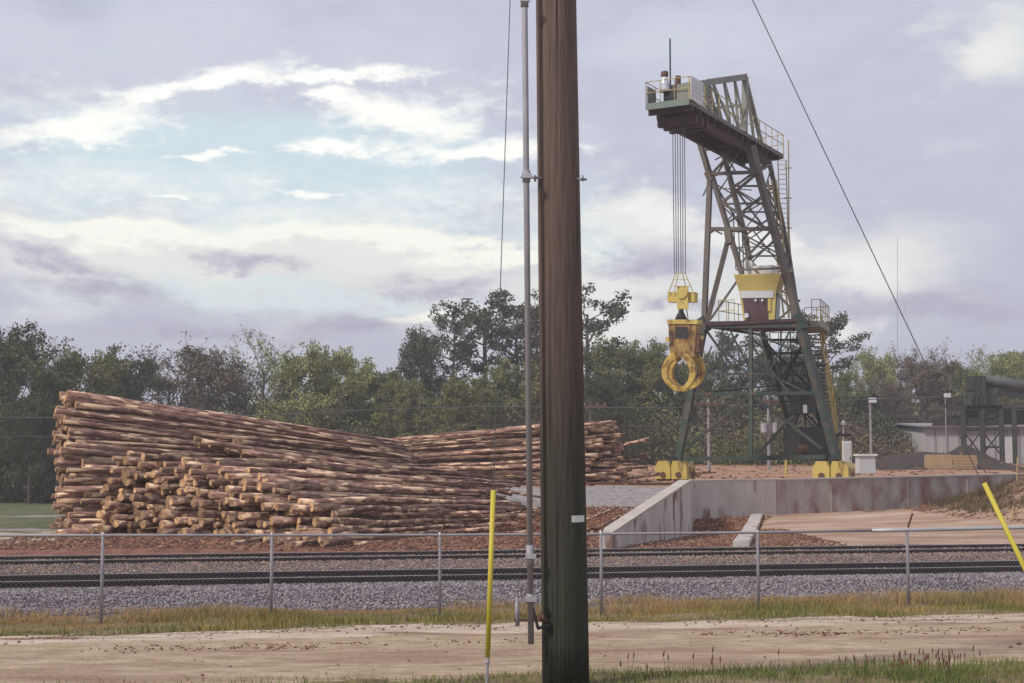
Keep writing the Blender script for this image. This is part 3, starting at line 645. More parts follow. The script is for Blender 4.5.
MB().prism([br+dep*.15+bv*.02, br+dep*.85+bv*.02, mr_+dep*.85+bv*.02, mr_+dep*.15+bv*.02], bv*.02).build('side_window', M['sunshade'], cabo)
for u_ in (.47, .66): 
    c1 = ins(u_, .66)-av*.1; MB().tube([c1, c1-av*.1], [.04,.06], 10).build('work_lamp', M['lens'], cabo)
c1 = ins(.16,.14)-av*.1; MB().tube([c1, c1-av*.12], [.09,.12], 10).build('work_lamp', M['lens'], cabo)
mb = MB(); c1 = cn(765, 270.5, 2.0); mb.box((c1.x, c1.y, c1.z), (1.1,.8,.4), -.5); mb.build('air_conditioner', M['white'], crane)
c1 = cn(750, 268, 2.4); MB().box((c1.x, c1.y, c1.z), (.35,.35,.7), -.5).build('electrical_box', M['white'], crane)
# staircase
mb = MB(); sA = 6.0
for i in range(26):
    t = i/25; a = cn(806+15*t, 335+98*t, sA+1.0*t); b_ = cn(821+15*t, 335+98*t, sA+1.0*t); mb.bar(a, b_, .26, .045)
stc = mb.build('staircase', M['dark'], crane)
for dx in (0, 15): MB().bar(cn(805.5+dx, 333, sA), cn(821+dx, 436, sA+1), .07, .28).build('stringer', M['rail_y' if dx else 'green'], stc)
h_ = Vector((0,0,1.0))
mb = MB(); 
for dx in (15,):
    mb.tube([cn(806+dx, 333, sA)+h_, cn(822+dx, 436, sA+1)+h_], .035, 6)
    for t in np.linspace(0, 1, 8): p = cn(806+dx, 333, sA).lerp(cn(822+dx, 436, sA+1), t); mb.tube([p, p+h_], .03, 6)
mb.build('stair_handrail', M['yellow'], crane)
c1 = cn(830, 435, 7); MB().box((c1.x, c1.y, c1.z), (1.6, 1.4, .12), .5).build('stair_landing', M['dark'], crane)
for p in ((824,435),(838,435),(834,425)):
    a = cn(*p, 7.0); MB().bar(a, (a.x, a.y, G(a.x, a.y)), .12).build('landing_post', M['rail_y'], crane)
mb = MB(); a = cn(841,436,6.6); mb.tube([a, (a.x, a.y, G(a.x, a.y))], .05, 6); mb.build('cable_pole', M['rail_y'], crane)
# caged ladder at the rear
mb = MB()
for px in (778, 786): mb.tube([cn(px, 160, 5.2), cn(px+4, 300, 6.2)], .03, 6)
for t in np.linspace(0, 1, 30): mb.tube([cn(778+4*t, 160+140*t, 5.2+t), cn(786+4*t, 160+140*t, 5.2+t)], .018, 5)
mb.build('ladder', M['rail_y'], crane)
mb = MB()
mb.tube([cn(788.5,140,5.0), cn(789,230,5.6), cn(791,262,5.8)], .035, 6)
for t in (.15,.4,.65,.9): a = cn(784, 150+120*t, 5.5); mb.tube([a, cn(792, 150+120*t, 5.5)], .03, 6)
mb.build('ladder_cage', M['rail_y'], crane)
for px1, px2 in ((772, 789), (776, 792), (768, 784)): MB().tube([cn(px1, 180, 4.2), cn(px2, 318, 5.4)], .05, 6).build('cable_tray', M['rail_y'], crane)
MB().bar(cn(770,271,3), cn(792,271,4), .12).build('bracket_arm', M['rail_y'], crane)
# ---- boom
ZD = 17.22; B0, B1 = -2.85, -.75; An, Af = -6.13, 7.3
MB().prism([cp3(An,B0,ZD), cp3(An,B1,ZD), cp3(Af,B1,ZD), cp3(Af,B0,ZD)], (0,0,-.08)).build('boom_deck', M['under'], crane)
mb = MB(); 
for a, b_ in (((An,B1),(Af,B1)), ((An,B0),(Af,B0))): MB().bar(cp3(*a,ZD-.08), cp3(*b_,ZD-.08), .05, .20).build('deck_side_channel', M['steel'], crane)
mb = MB()
MB().bar(cp3(An,B0,ZD-.08), cp3(An,B1,ZD-.08), .06, .30).build('deck_edge_beam', M['deckedge'], crane); MB().bar(cp3(Af,B0,ZD-.08), cp3(Af,B1,ZD-.08), .06, .26).build('deck_edge_beam', M['deckedge'], crane)
for B in (-2.45, -1.15): MB().bar(cp3(An+.9,B,ZD-.44), cp3(Af-1.5,B,ZD-.44), .24, .60).build('boom_girder', M['under'], crane)
for i, A in enumerate(np.arange(An+.5, Af, .95)): MB().bar(cp3(A,B0-.08,ZD-.24), cp3(A,B1+.0,ZD-.24), .14, .28).build('deck_joist', M['under'], crane)
for i, A in enumerate((An+1.2, An+1.9, An+2.6)): MB().bar(cp3(A,B0+.1,ZD-.62), cp3(A,B1-.1,ZD-.62), .30, .40).build('sheave_beam', M['under'], crane)
# mast and chords
AP = 1.5; ZP = ZD+2.86
PL_, PR_ = cp3(AP,B0+.05,ZP), cp3(AP,B1-.02,ZP); NC = cp3(An+.75, -1.8, ZD+.85)
MB().bar(PL_, PR_, .22, .26).build('mast_head', M['greygreen'], crane)
NLc, NRc = NC-bv*.55, NC+bv*.2
chl = MB().bar(PL_, NLc, .18, .26).build('top_chord', M['greygreen'], crane); chr_ = MB().bar(PR_, NRc, .22, .30).build('top_chord', M['greygreen'], crane)
for Pk, B in ((PL_, B0+.05), (PR_, B1-.02)):
    MB().bar(Pk, cp3(AP-.25,B,ZD), .26).build('mast_post', M['greygreen'], crane)
    MB().bar(Pk, cp3(AP+2.3,B,ZD), .18).build('back_stay', M['greygreen'], crane)
    MB().bar(Pk, cp3(AP+1.15,B,ZD), .12).build('back_stay', M['greygreen'], crane)
    Nn = NLc if B < -1.8 else NRc
    k = 5
    for i in range(1, k+1):
        t = i/(k+1); A_ = AP+(An+.75-AP)*t; tp = Pk.lerp(Nn, t); bt = cp3(A_, B+(0 if t < .7 else (-.0)), ZD)
        if tp.z-bt.z < .5: continue
        MB().bar(tp, bt, .11).build('truss_post', M['greygreen'], crane)
        A2 = AP+(An+.75-AP)*(t-1/(k+1)); MB().bar(tp, cp3(A2, B, ZD), .08).build('truss_brace', M['greygreen'], crane)
MB().bar(PL_.lerp(NLc,.3), PR_.lerp(NRc,.3), .1).build('truss_brace', M['greygreen'], crane); MB().bar(PL_.lerp(NLc,.6), PR_.lerp(NRc,.6), .1).build('truss_brace', M['greygreen'], crane)
MB().bar(PL_.lerp(cp3(AP-.25,B0,ZD),.5), PR_.lerp(cp3(AP-.25,B1,ZD),.5), .1).build('truss_brace', M['greygreen'], crane)
MB().bar(PL_, cp3(AP-.2,B1,ZD), .08).build('truss_brace', M['greygreen'], crane)
for B in (B1+.02,): handrail([cp3(An,B,ZD), cp3(Af,B,ZD)], n=14)
handrail([cp3(An,B0,ZD), cp3(An,B1,ZD)], n=3); handrail([cp3(An,B0,ZD), cp3(Af,B0,ZD)], n=12); handrail([cp3(Af,B0,ZD), cp3(Af,B1,ZD)], n=2)
sg = MB().prism([cp3(An+.03,B1+.06,ZD+.03), cp3(An+1.55,B1+.06,ZD+.03), cp3(An+1.55,B1+.06,ZD+1.12), cp3(An+.03,B1+.06,ZD+1.12)], bv*.03).build('sign_panel', M['white'], crane, label='white sign board with faint unreadable lettering')
mb = MB()
for r_, (z0, z1) in enumerate(((.86,.98),(.60,.76),(.40,.52),(.2,.3))):
    A = An+.22
    while A < An+1.35:
        w_ = random.uniform(.06,.16); mb.prism([cp3(A,B1+.093,ZD+z0), cp3(A+w_,B1+.093,ZD+z0), cp3(A+w_,B1+.093,ZD+z1), cp3(A,B1+.093,ZD+z1)], bv*.004); A += w_+random.uniform(.05,.1)
mb.build('faded_lettering', M['sunshade'], sg)
MB().prism([cp3(An+.1,B1-.65,ZD+.02), cp3(An+.1,B1-.02,ZD+.02), cp3(An+.1,B1-.02,ZD+.85), cp3(An+.1,B1-.65,ZD+.8)], av*.7).build('winch_cabinet', M['greygreen'], crane)
MB().prism([cp3(An+.3,B1-1.25,ZD+.02), cp3(An+.3,B1-.72,ZD+.02), cp3(An+.3,B1-.72,ZD+.6), cp3(An+.3,B1-1.25,ZD+.6)], av*.7).build('hoist_motor', M['dark'], crane)
MB().prism([cp3(An+.05,B0+.03,ZD+.02), cp3(An+1.0,B0+.03,ZD+.02), cp3(An+1.0,B0+.03,ZD+.9), cp3(An+.05,B0+.03,ZD+.9)], bv*.04).build('side_panel', M['greygreen'], crane)
cl = cp3(An+.35, B0+.78, ZD)
fl = MB().tube([cl+Vector((0,0,z)) for z in (.62,.66,.95,1.18,1.3)], [.30,.31,.22,.17,.13], 16).build('floodlight', M['lens'], crane, smooth=True)
MB().tube([cl+Vector((0,0,z)) for z in (1.28,1.32,1.52,1.56)], [.13,.17,.17,.13], 12).build('lamp_housing', M['rust'], fl, smooth=True)
MB().tube([cl+Vector((0,0,.0)), cl+Vector((0,0,.62))], .06, 8).build('lamp_bracket', M['dark'], fl)
c1 = cl+bv*.28; MB().tube([c1, c1+Vector((0,0,3.05))], .04, 6).build('antenna', M['dark'], crane)
c1 = cl+bv*.66; MB().tube([c1+Vector((0,0,.5)), c1+Vector((0,0,1.25))], .13, 10).build('junction_post', M['rust'], crane)
# ropes & grapple
GA = -5.0
def gp(px, py, dA=0.0): return cn(px, py, GA+dA)
for i, (x0, x1) in enumerate(((672,674.5),(674.5,676.5),(677,678.5),(679.5,681),(682,683),(684,685.5))):
    MB().tube([gp(x0+.5, 118, (i % 2)*.5), gp(x1, 274, (i % 2)*.3)], .021, 6).build('hoist_rope', M['wire'], crane)
gr = empty('log_grapple', gp(681, 390), label='grimy yellow log grapple with curved tines hanging from the crane ropes', cat='grapple')
def gbox(x0, y0, x1, y1, A0g, A1g, name, mat, par=gr, taper=None):
    tp = taper or 0
    poly = [gp(x0+tp, y1, A0g), gp(x1-tp, y1, A0g), gp(x1, y0, A0g), gp(x0, y0, A0g)]
    return MB().prism(poly, av*(A1g-A0g)).build(name, M[mat], par)
mb = MB()
for dA in (-.3, .3):
    for xa, xb in ((676, 668.5), (678.5, 674), (682.5, 687), (685, 693.5)): mb.bar(gp(xa, 273, dA*.6), gp(xb, 293, dA), .035)
    for t in (0, .33, .66): mb.bar(gp(676-7.5*t, 273+20*t, dA*(.6+.4*t)), gp(685+8.5*t, 273+20*t, dA*(.6+.4*t)), .03)
mb.build('rope_guard_cage', M['rail_y'], gr)
gbox(667.5, 292, 694.5, 302, -.2, .2, 'block_crosshead', 'yellow')
mb = MB(); c1 = gp(681.5, 293, -.42); mb.tube([c1, c1+av*.15], .26, 18); mb.build('sheave', M['yellow'], gr)
gbox(677, 286, 688, 309, -.36, -.30, 'sheave_cheek', 'yellow')
MB().tube([gp(681,307), gp(681,312), gp(681,314), gp(681,320)], [.13,.12,.18,.30], 10).build('swivel', M['dark'], gr, smooth=True)
MB().tube([gp(685,306), gp(687,312), gp(688,318), gp(686,322)], .025, 6).build('hose', M['wire'], gr)
gh = gbox(668, 320, 696.5, 357, -.35, .15, 'grapple_body', 'grime', taper=2)
gbox(667, 319.5, 697.5, 324, -.4, .2, 'body_top_plate', 'yellow')
gbox(675, 327, 687, 338, -.38, -.352, 'inspection_opening', 'dark', gh)
gbox(694.5, 333, 699, 352, -.3, .3, 'hydraulic_cylinder', 'rust')
gbox(665.5, 337, 668.8, 341, -.2, .2, 'pin_lug', 'yellow'); gbox(695.5, 335, 700.5, 339, -.2, .2, 'pin_lug', 'yellow')
def tine(cx, cy, rx, ry, a0, a1, A, th, name='tine'):
    n = 16; out = []; inn = []
    for i in range(n+1):
        t = math.radians(a0+(a1-a0)*i/n); tp = 1-.55*(i/n)
        wx = 7.0*tp
        out.append((cx+rx*math.cos(t), cy-ry*math.sin(t))); inn.append((cx+(rx-wx)*math.cos(t), cy-(ry-wx)*math.sin(t)))
    mb = MB(); off = av*th
    for i in range(n):
        mb.prism([gp(*out[i],A), gp(*out[i+1],A), gp(*inn[i+1],A), gp(*inn[i],A)], off)
    return mb.build(name, M['tine'], gr)
tine(681.5, 371, 20, 20.5, 112, 285, -.55, .22); tine(677.5, 371, 17.5, 20.5, 62, -105, -.50, .22)
tine(684.5, 371, 18, 19, 112, 280, .25, .22); tine(686.5, 370, 17.5, 19.5, 68, -100, .30, .22)

# ------------------------------------------------------------------ logs
protos = []
def log_proto(i):
    r = random.Random(100+i); n = 11; Ls = 12.0; m = 14; vs = []; 
    kx, ky = r.uniform(-.10,.10), r.uniform(-.10,.10); ph = r.uniform(0,6)
    rr0 = r.uniform(.062,.094); rr1 = r.uniform(.034,.052)
    for k in range(m):
        t = k/(m-1); R0 = rr0+(rr1-rr0)*t**.8
        if t < .06: R0 *= 1.08
        cy = kx*math.sin(t*3.1)+.02*math.sin(t*11+ph); cz = ky*math.sin(t*2.7)+.02*math.cos(t*9+ph)
        for j in range(n):
            a = 2*math.pi*j/n; rj = R0*(1+r.uniform(-.07,.07)); vs.append((t*Ls, cy+rj*math.cos(a), cz+rj*math.sin(a)))
    fs = [(k*n+j, k*n+(j+1) % n, (k+1)*n+(j+1) % n, (k+1)*n+j) for k in range(m-1) for j in range(n)] + [tuple(range(n))[::-1], tuple(range((m-1)*n, m*n))]
    me = bpy.data.meshes.new('log'); me.from_pydata(vs, [], [f[::-1] for f in fs]); me.materials.append(M['bark']); me.materials.append(M['cut'])
    sm = [True]*len(fs); sm[-1] = sm[-2] = False; me.polygons.foreach_set('use_smooth', sm)
    me.polygons[len(fs)-1].material_index = 1; me.polygons[len(fs)-2].material_index = 1; me.update()
    # butt disc as its own mesh
    b0 = [Vector(v) for v in vs[:n]]; c = sum(b0, Vector())/n
    dv = [c+(p-c)*.97+Vector((-.012,0,0)) for p in b0]+[c+(p-c)*.97+Vector((.01,0,0)) for p in b0]
    m2 = bpy.data.meshes.new('cut_end'); m2.from_pydata([tuple(p) for p in dv], [], [tuple(range(n)), tuple(range(n,2*n))[::-1]]+[(k,(k+1)%n+0,(k+1)%n+n,k+n) for k in range(n)]); m2.materials.append(M['cut']); m2.update()
    return me, m2
protos = [log_proto(i) for i in range(7)]
LOGS = []   # (butt, tip, radscale, proto, visibility key, group, label)
def add_log(butt, tip, rs, key, grp, label, roll=None): LOGS.append((Vector(butt), Vector(tip), rs, random.randrange(7), key, grp, label, random.uniform(0, 6.28)))
R1 = random.Random(5)
def clip_tip(b_, t_, R, lim=None):
    lim = lim or R.gauss(488, 24)
    for _ in range(60):
        if 512+F*t_.x/t_.y <= lim or (t_-b_).length < 3.5: break
        t_ = b_+(t_-b_)*.97
    return t_
# tall pile, butts at left
rows = 29
for r in range(rows):
    for c in range(12):
        if R1.random() < .08: continue
        ang = math.radians(33+R1.gauss(0,2.4)+(2.5 if r > 18 else 0)); di = Vector((math.cos(ang), math.sin(ang), 0))
        ls = Vector((-.315,.95,0)); q_ = .062*r+(r % 2)*.10+c*.205+R1.uniform(-.05,.05)
        al = R1.gauss(0,.22)+.016*r+.50*max(0,1-r/18)+(.6*(R1.random() < .12))
        bx = Vector((-13.45, 41.4, 0))+ls*q_+di*al
        Ln = R1.uniform(9.3, 12.4); tp = bx+di*Ln
        zb = G(bx.x, bx.y)+.09+r*.149+R1.uniform(-.05,.05); ztp = .12+r*.086*(1-(Ln-9)*.03)+R1.uniform(-.05,.08)
        add_log((bx.x,bx.y,zb), (tp.x,tp.y,ztp), R1.uniform(.82,1.18), c*.9 if r < rows-2 else .3, 'logs in the tall left pile',
            'brown pine log lying in the top layers of the tall left pile' if r >= 23 else 'brown pine log with sawn butt at the left end of the tall pile')
# low front pile: butts fan from the tall pile down towards the fence
ncol = 36
for c in range(ncol):
    f = c/(ncol-1); base = Vector((-4.6, 35.95, 0)).lerp(Vector((-11.7, 39.9, 0)), f**.92); nr = int(2.6+12.8*f**.60+R1.uniform(-.9,.9))
    for r in range(nr):
        ang = math.radians(37+42*max(0,f-.15)*max(0,1-r/(nr+2))**.6+R1.gauss(0,5.5)); di = Vector((math.cos(ang), math.sin(ang), 0))
        if R1.random() < .17 and r < nr-2: continue
        bx = base+di*(R1.gauss(0,.40)+.06*r)+Vector((R1.uniform(-.06,.06),.045*r,0)); Ln = (R1.uniform(7.8,11.6)-2.2*(1-f))*(1 if r > nr-4 else .62)
        tp = bx+di*Ln; tp = clip_tip(bx, tp, R1); zb = G(bx.x,bx.y)+.09+r*.158+R1.uniform(-.055,.055); ztp = max(G(tp.x,tp.y), -.3)+.08+r*.092+R1.uniform(-.04,.09)
        top = r >= nr-2
        add_log((bx.x,bx.y,zb),(tp.x,tp.y,ztp), R1.uniform(.75,1.35), 0 if (r >= nr-3 or c < 7) else .6+.1*(nr-r), 'logs in the low front pile',
            'pine log on top of the low front pile, running right' if top else 'pine log with pale sawn end facing out of the low front pile')
# scattered top logs bridging the middle
for i in range(85):
    x = R1.uniform(-9.5,-3.0); y = R1.uniform(41,46.5); ang = math.radians(R1.gauss(30,5)); Ln = R1.uniform(6,9.5); di = Vector((math.cos(ang), math.sin(ang), 0))
    b_ = Vector((x,y,0)); t_ = clip_tip(b_, b_+di*Ln, R1); lift = max(0,(-x-1)*.22)+.2*i/85
    add_log((b_.x,b_.y,max(G(x,y),-.2)+.2+lift*1.0+.35),(t_.x,t_.y,G(t_.x,t_.y)+.12+lift*.45), R1.uniform(.8,1.15), 0, 'logs fanned out between the piles', 'slender pine log fanned out to the right between the piles')
# far pile, butts at right
for r in range(17):
    for c in range(18):
        if R1.random() < .08: continue
        ang = math.radians(150+R1.gauss(0,5)); di = Vector((math.cos(ang), math.sin(ang), 0))
        bx = Vector((5.3-.02*r,62.0,0))+Vector((.02,.26*c+.08*r,0))-Vector((abs(R1.gauss(0,1.1))+max(0,(c < 5)*(4-c))*.45,0,0)); Ln = R1.uniform(8.5,12)
        tp = bx+di*Ln; zb = G(bx.x,bx.y)+.10+r*.162*R1.uniform(.94,1.05); ztp = .7+r*.112+R1.uniform(-.06,.1)
        add_log((bx.x,bx.y,zb),(tp.x,tp.y,ztp), R1.uniform(.8,1.2), 2, 'logs in the far pile', 'weathered pine log in the far pile left of the crane')
for i in range(13):
    x = R1.uniform(5.2,7.0)-.05*i; y = R1.uniform(64.5,68); ang = math.radians(R1.uniform(150,195)); di = Vector((math.cos(ang),math.sin(ang),R1.uniform(-.25,-.05))); Ln = R1.uniform(2.5,5)
    z = .85+i*.15; add_log((x,y,z+.15),Vector((x,y,z+.15))+di*Ln, R1.uniform(.7,1), 2, 'loose logs at the end of the far pile', 'loose pine log jutting from the right end of the far pile')
# loose logs in front of wing wall
for (a, b_) in ((((592,528),40),((645,508),46)),(((560,520),41),((612,508),45.5)),(((575,536),38),((640,517),43.5)),(((470,512),41),((545,497),46)),(((450,520),39.5),((560,505),44.5))):
    p = pt(*a[0],a[1]); q2 = pt(*b_[0],b_[1]); p.z = G(p.x,p.y)+.11; q2.z = G(q2.x,q2.y)+.08
    add_log(p,q2,.75,0,'loose logs on the mulch slope','loose thin log lying on the red mulch slope near the wing wall')
for i in range(9):
    x = R1.uniform(8.2,11); y = R1.uniform(74,80); a_ = R1.uniform(0,3.1); p = Vector((x,y,G(x,y)+.12+R1.uniform(0,.35))); add_log(p, p+Vector((math.cos(a_)*2.5,math.sin(a_)*2.5,R1.uniform(-.1,.1))), .9, 3,'short logs scattered under the crane','short log scattered on the dirt under the crane')
# how much of each log the photograph's viewpoint can see, so the 300 that show largest become things of their own
def log_visibility():
    S = []; 
    for i, L in enumerate(LOGS):
        a, b_, rs = np.array(L[0]), np.array(L[1]), L[2]
        t = np.linspace(0, 1, 110)[:, None]; P = a+(b_-a)*t; R_ = (.088*(1-t)+.046*t)*rs
        for k in (-.8, -.3, .3, .8):
            Q = P.copy(); Q[:, 2] += (R_*k)[:, 0]; S.append(np.column_stack([Q, np.full(len(Q), i)]))
    S = np.concatenate(S); x, y, z = S[:,0], S[:,1], S[:,2]-CZ
    zc = y*cp+z*sp; yc = -y*sp+z*cp; px = (512+F*x/zc)/2.5; py = (341.5-F*yc/zc)/2.5
    ok = (px > 0) & (px < 1024/2.5) & (py > 0) & (py < 683/2.5); cell = np.where(ok, py.astype(int)*500+px.astype(int), 0)
    mn = np.full(200000, 1e9); np.minimum.at(mn, cell[ok], zc[ok])
    vis = ok & (zc < mn[cell]+.12); return np.bincount(S[vis, 3].astype(int), minlength=len(LOGS))
VIS = log_visibility(); order = np.argsort(-VIS, kind='stable'); LOGS = [LOGS[i] for i in order]
bulkV = []; bulkF = []; nb = 0
bulk = []
for i, (a, b_, rs, pi, key, grp, lb, roll) in enumerate(LOGS):
    d = b_-a; me, m2 = protos[pi]
    rot = d.to_track_quat('X', 'Z') @ Quaternion((1,0,0), roll)
    Mx = Matrix.Translation(a) @ rot.to_matrix().to_4x4() @ Matrix.Diagonal((d.length/12, rs, rs, 1))
    if i < 300:
        o = bpy.data.objects.new('log', me); COL.objects.link(o); o.matrix_world = Mx; tag(o, lb, 'log', grp)
        o.location = a; o.rotation_mode = 'QUATERNION'; o.rotation_quaternion = rot; o.scale = (d.length/12, rs, rs)
        e = bpy.data.objects.new('cut_end', m2); COL.objects.link(e); e.parent = o
    else: bulk.append((Mx, me))
import bmesh
bm = bmesh.new()
for Mx, me in bulk:
    t = me.copy(); t.transform(Mx); bm.from_mesh(t); bpy.data.meshes.remove(t)
me = bpy.data.meshes.new('stacked_logs'); bm.to_mesh(me); bm.free()
lm = mat_noise('log_bark_bulk', [(.07,.035,.028),(.21,.115,.09),(.36,.25,.21)], 1.3, .85, (.35,1,4), bump=.6, bscale=25, second=((.52,.38,.27), 2.6, .60, .04, (.5,3,5)))
me.materials.append(lm); me.materials.append(M['cut'])
o = bpy.data.objects.new('stacked_logs', me); COL.objects.link(o); tag(o, 'mass of further logs filling the back of the log piles', 'logs', kind='stuff')
print('logs', len(LOGS), 'bulk', len(bulk))

# ------------------------------------------------------------------ trees
def tree_proto(seed, Ht, Wd, kind):
    r = random.Random(seed); rn = np.random.default_rng(seed)
    mb = MB(); tips = []
    def limb(p, d, L, rad, lvl, curl):
        n = 4; pts = [p]; q_ = p.copy(); dd = d.copy()
        for i in range(n):
            dd = (dd+Vector((r.gauss(0,.16), r.gauss(0,.16), curl+r.gauss(0,.08)))).normalized(); q_ = q_+dd*(L/n); pts.append(q_.copy())
            if lvl > 0 and i >= 1:
                for _ in range(2 if kind != 'pine' else 1):
                    s_ = (dd+Vector((r.gauss(0,.75), r.gauss(0,.75), r.gauss(0,.45)))).normalized(); limb(q_.copy(), s_, L*r.uniform(.38,.6), rad*.5, lvl-1, curl)
        mb.tube(pts, [rad*(1-.75*i/n) for i in range(n+1)], 4 if lvl < 2 else 6, caps=False)
        tips.append((q_.copy(), lvl)); tips.append((pts[-2].copy(), lvl))
    lean = r.uniform(-.03,.03)
    th = Ht*(.93 if kind == 'pine' else .7); tp = [Vector((lean*th*t+r.gauss(0,.06), r.gauss(0,.06), th*t)) for t in np.linspace(0,1,7)]
    tr = Ht*.016+.04
    mb.tube(tp, [tr*(1.25-.95*i/6) for i in range(7)], 7)
    h0 = {'pine': .58, 'broad': .16, 'sparse': .25, 'round': .12}[kind]; nl = {'pine': 13, 'broad': 17, 'sparse': 15, 'round': 18}[kind]
    for i in range(nl):
        t = h0+(1-h0)*((i+.5)/nl)**.9; z = th*t; a = i*2.4+r.uniform(-.4,.4)
        tt = (t-h0)/(1-h0)
        if kind == 'pine': L = Wd/2*(.65+.5*math.sin(tt*2.8))*r.uniform(.6,1.1); up = .15+.5*tt; curl = .05
        else: L = Wd/2*(.72+.35*math.sin(tt*3.0))*r.uniform(.7,1.15)*(1-.25*tt); up = .25+.9*tt; curl = .07
        k = min(5, int(t*6)); base = tp[k].lerp(tp[min(6,k+1)], t*6-k)
        limb(base, Vector((math.cos(a), math.sin(a), up)).normalized(), L, tr*.42*(1-.5*tt), 2 if kind != 'pine' else 1, curl)
    tipP = np.array([tuple(p) for p, l in tips]); 
    per = {'pine': 44, 'broad': 11, 'sparse': 2.0, 'round': 15}[kind]; per = int(per); rad = {'pine': .62, 'broad': .62, 'sparse': .38, 'round': .55}[kind]
    if kind == 'pine': tipP = tipP[rn.random(len(tipP)) < .95]
    C = np.repeat(tipP, per, 0); n = len(C); off = rn.normal(0, 1, (n,3)); off /= np.linalg.norm(off, axis=1)[:,None]; off *= (rn.random(n)**.45)[:,None]*rad
    off[:,2] *= .6; C = C+off
    C[:,2] = np.maximum(C[:,2], .3)
    s = {'pine': .11, 'broad': .125, 'sparse': .10, 'round': .125}[kind]*rn.uniform(.6,1.4,n)
    a_ = rn.normal(0,1,(n,3)); a_ /= np.linalg.norm(a_,axis=1)[:,None]; b2_ = np.cross(a_, rn.normal(0,1,(n,3))); b2_ /= np.linalg.norm(b2_,axis=1)[:,None]
    a_ = a_*s[:,None]; b2_ = b2_*s[:,None]*.6
    V = np.stack([C-a_, C+b2_, C+a_, C-b2_], 1).reshape(-1,3)
    cl = np.repeat(np.clip(rn.normal(.5,.2,len(tipP)),0,1), per)
    rnd = np.clip(cl+rn.normal(0,.12,n),0,1)
    return mb, V, np.arange(4*n).reshape(n,4), np.repeat(rnd,4)
PK = {}
def get_proto(kind, var, leaf):
    key = (kind, var, leaf)
    if key not in PK:
        Wd = {'pine': 5.2, 'broad': 8.5, 'sparse': 8, 'round': 8.5}[kind]
        mb, V, Fc, rd = tree_proto(sum(map(ord, kind))+var*31, 12.0, Wd, kind)
        tm = bpy.data.meshes.new('trunk'); tm.from_pydata(mb.v, [], mb.f); tm.materials.append(M['trunk']); tm.update()
        cm = npmesh('crown', V, Fc, M[leaf], {'rnd': rd}, link=False); PK[key] = (tm, cm)
    return PK[key]
def tree(px, ytop, Y, kind, var, leaf, wscale, label, group, name='tree', base=None):
    p = pt(px, 452, Y); gz = G(p.x, p.y); top = pt(px, ytop, Y).z; Hh = top-gz
    root = empty(name, (p.x, p.y, gz-.05), label=label, cat='tree', group=group)
    tm, cm = get_proto(kind, var, leaf); s_ = Hh/12.0
    root.rotation_euler = (0,0,random.uniform(0,6.28)); root.scale = (s_*wscale, s_*wscale, s_)
    for nm, me in (('trunk', tm), ('crown', cm)):
        o = bpy.data.objects.new(nm, me); COL.objects.link(o); o.parent = root
GW = 'trees in the woods behind the log yard'
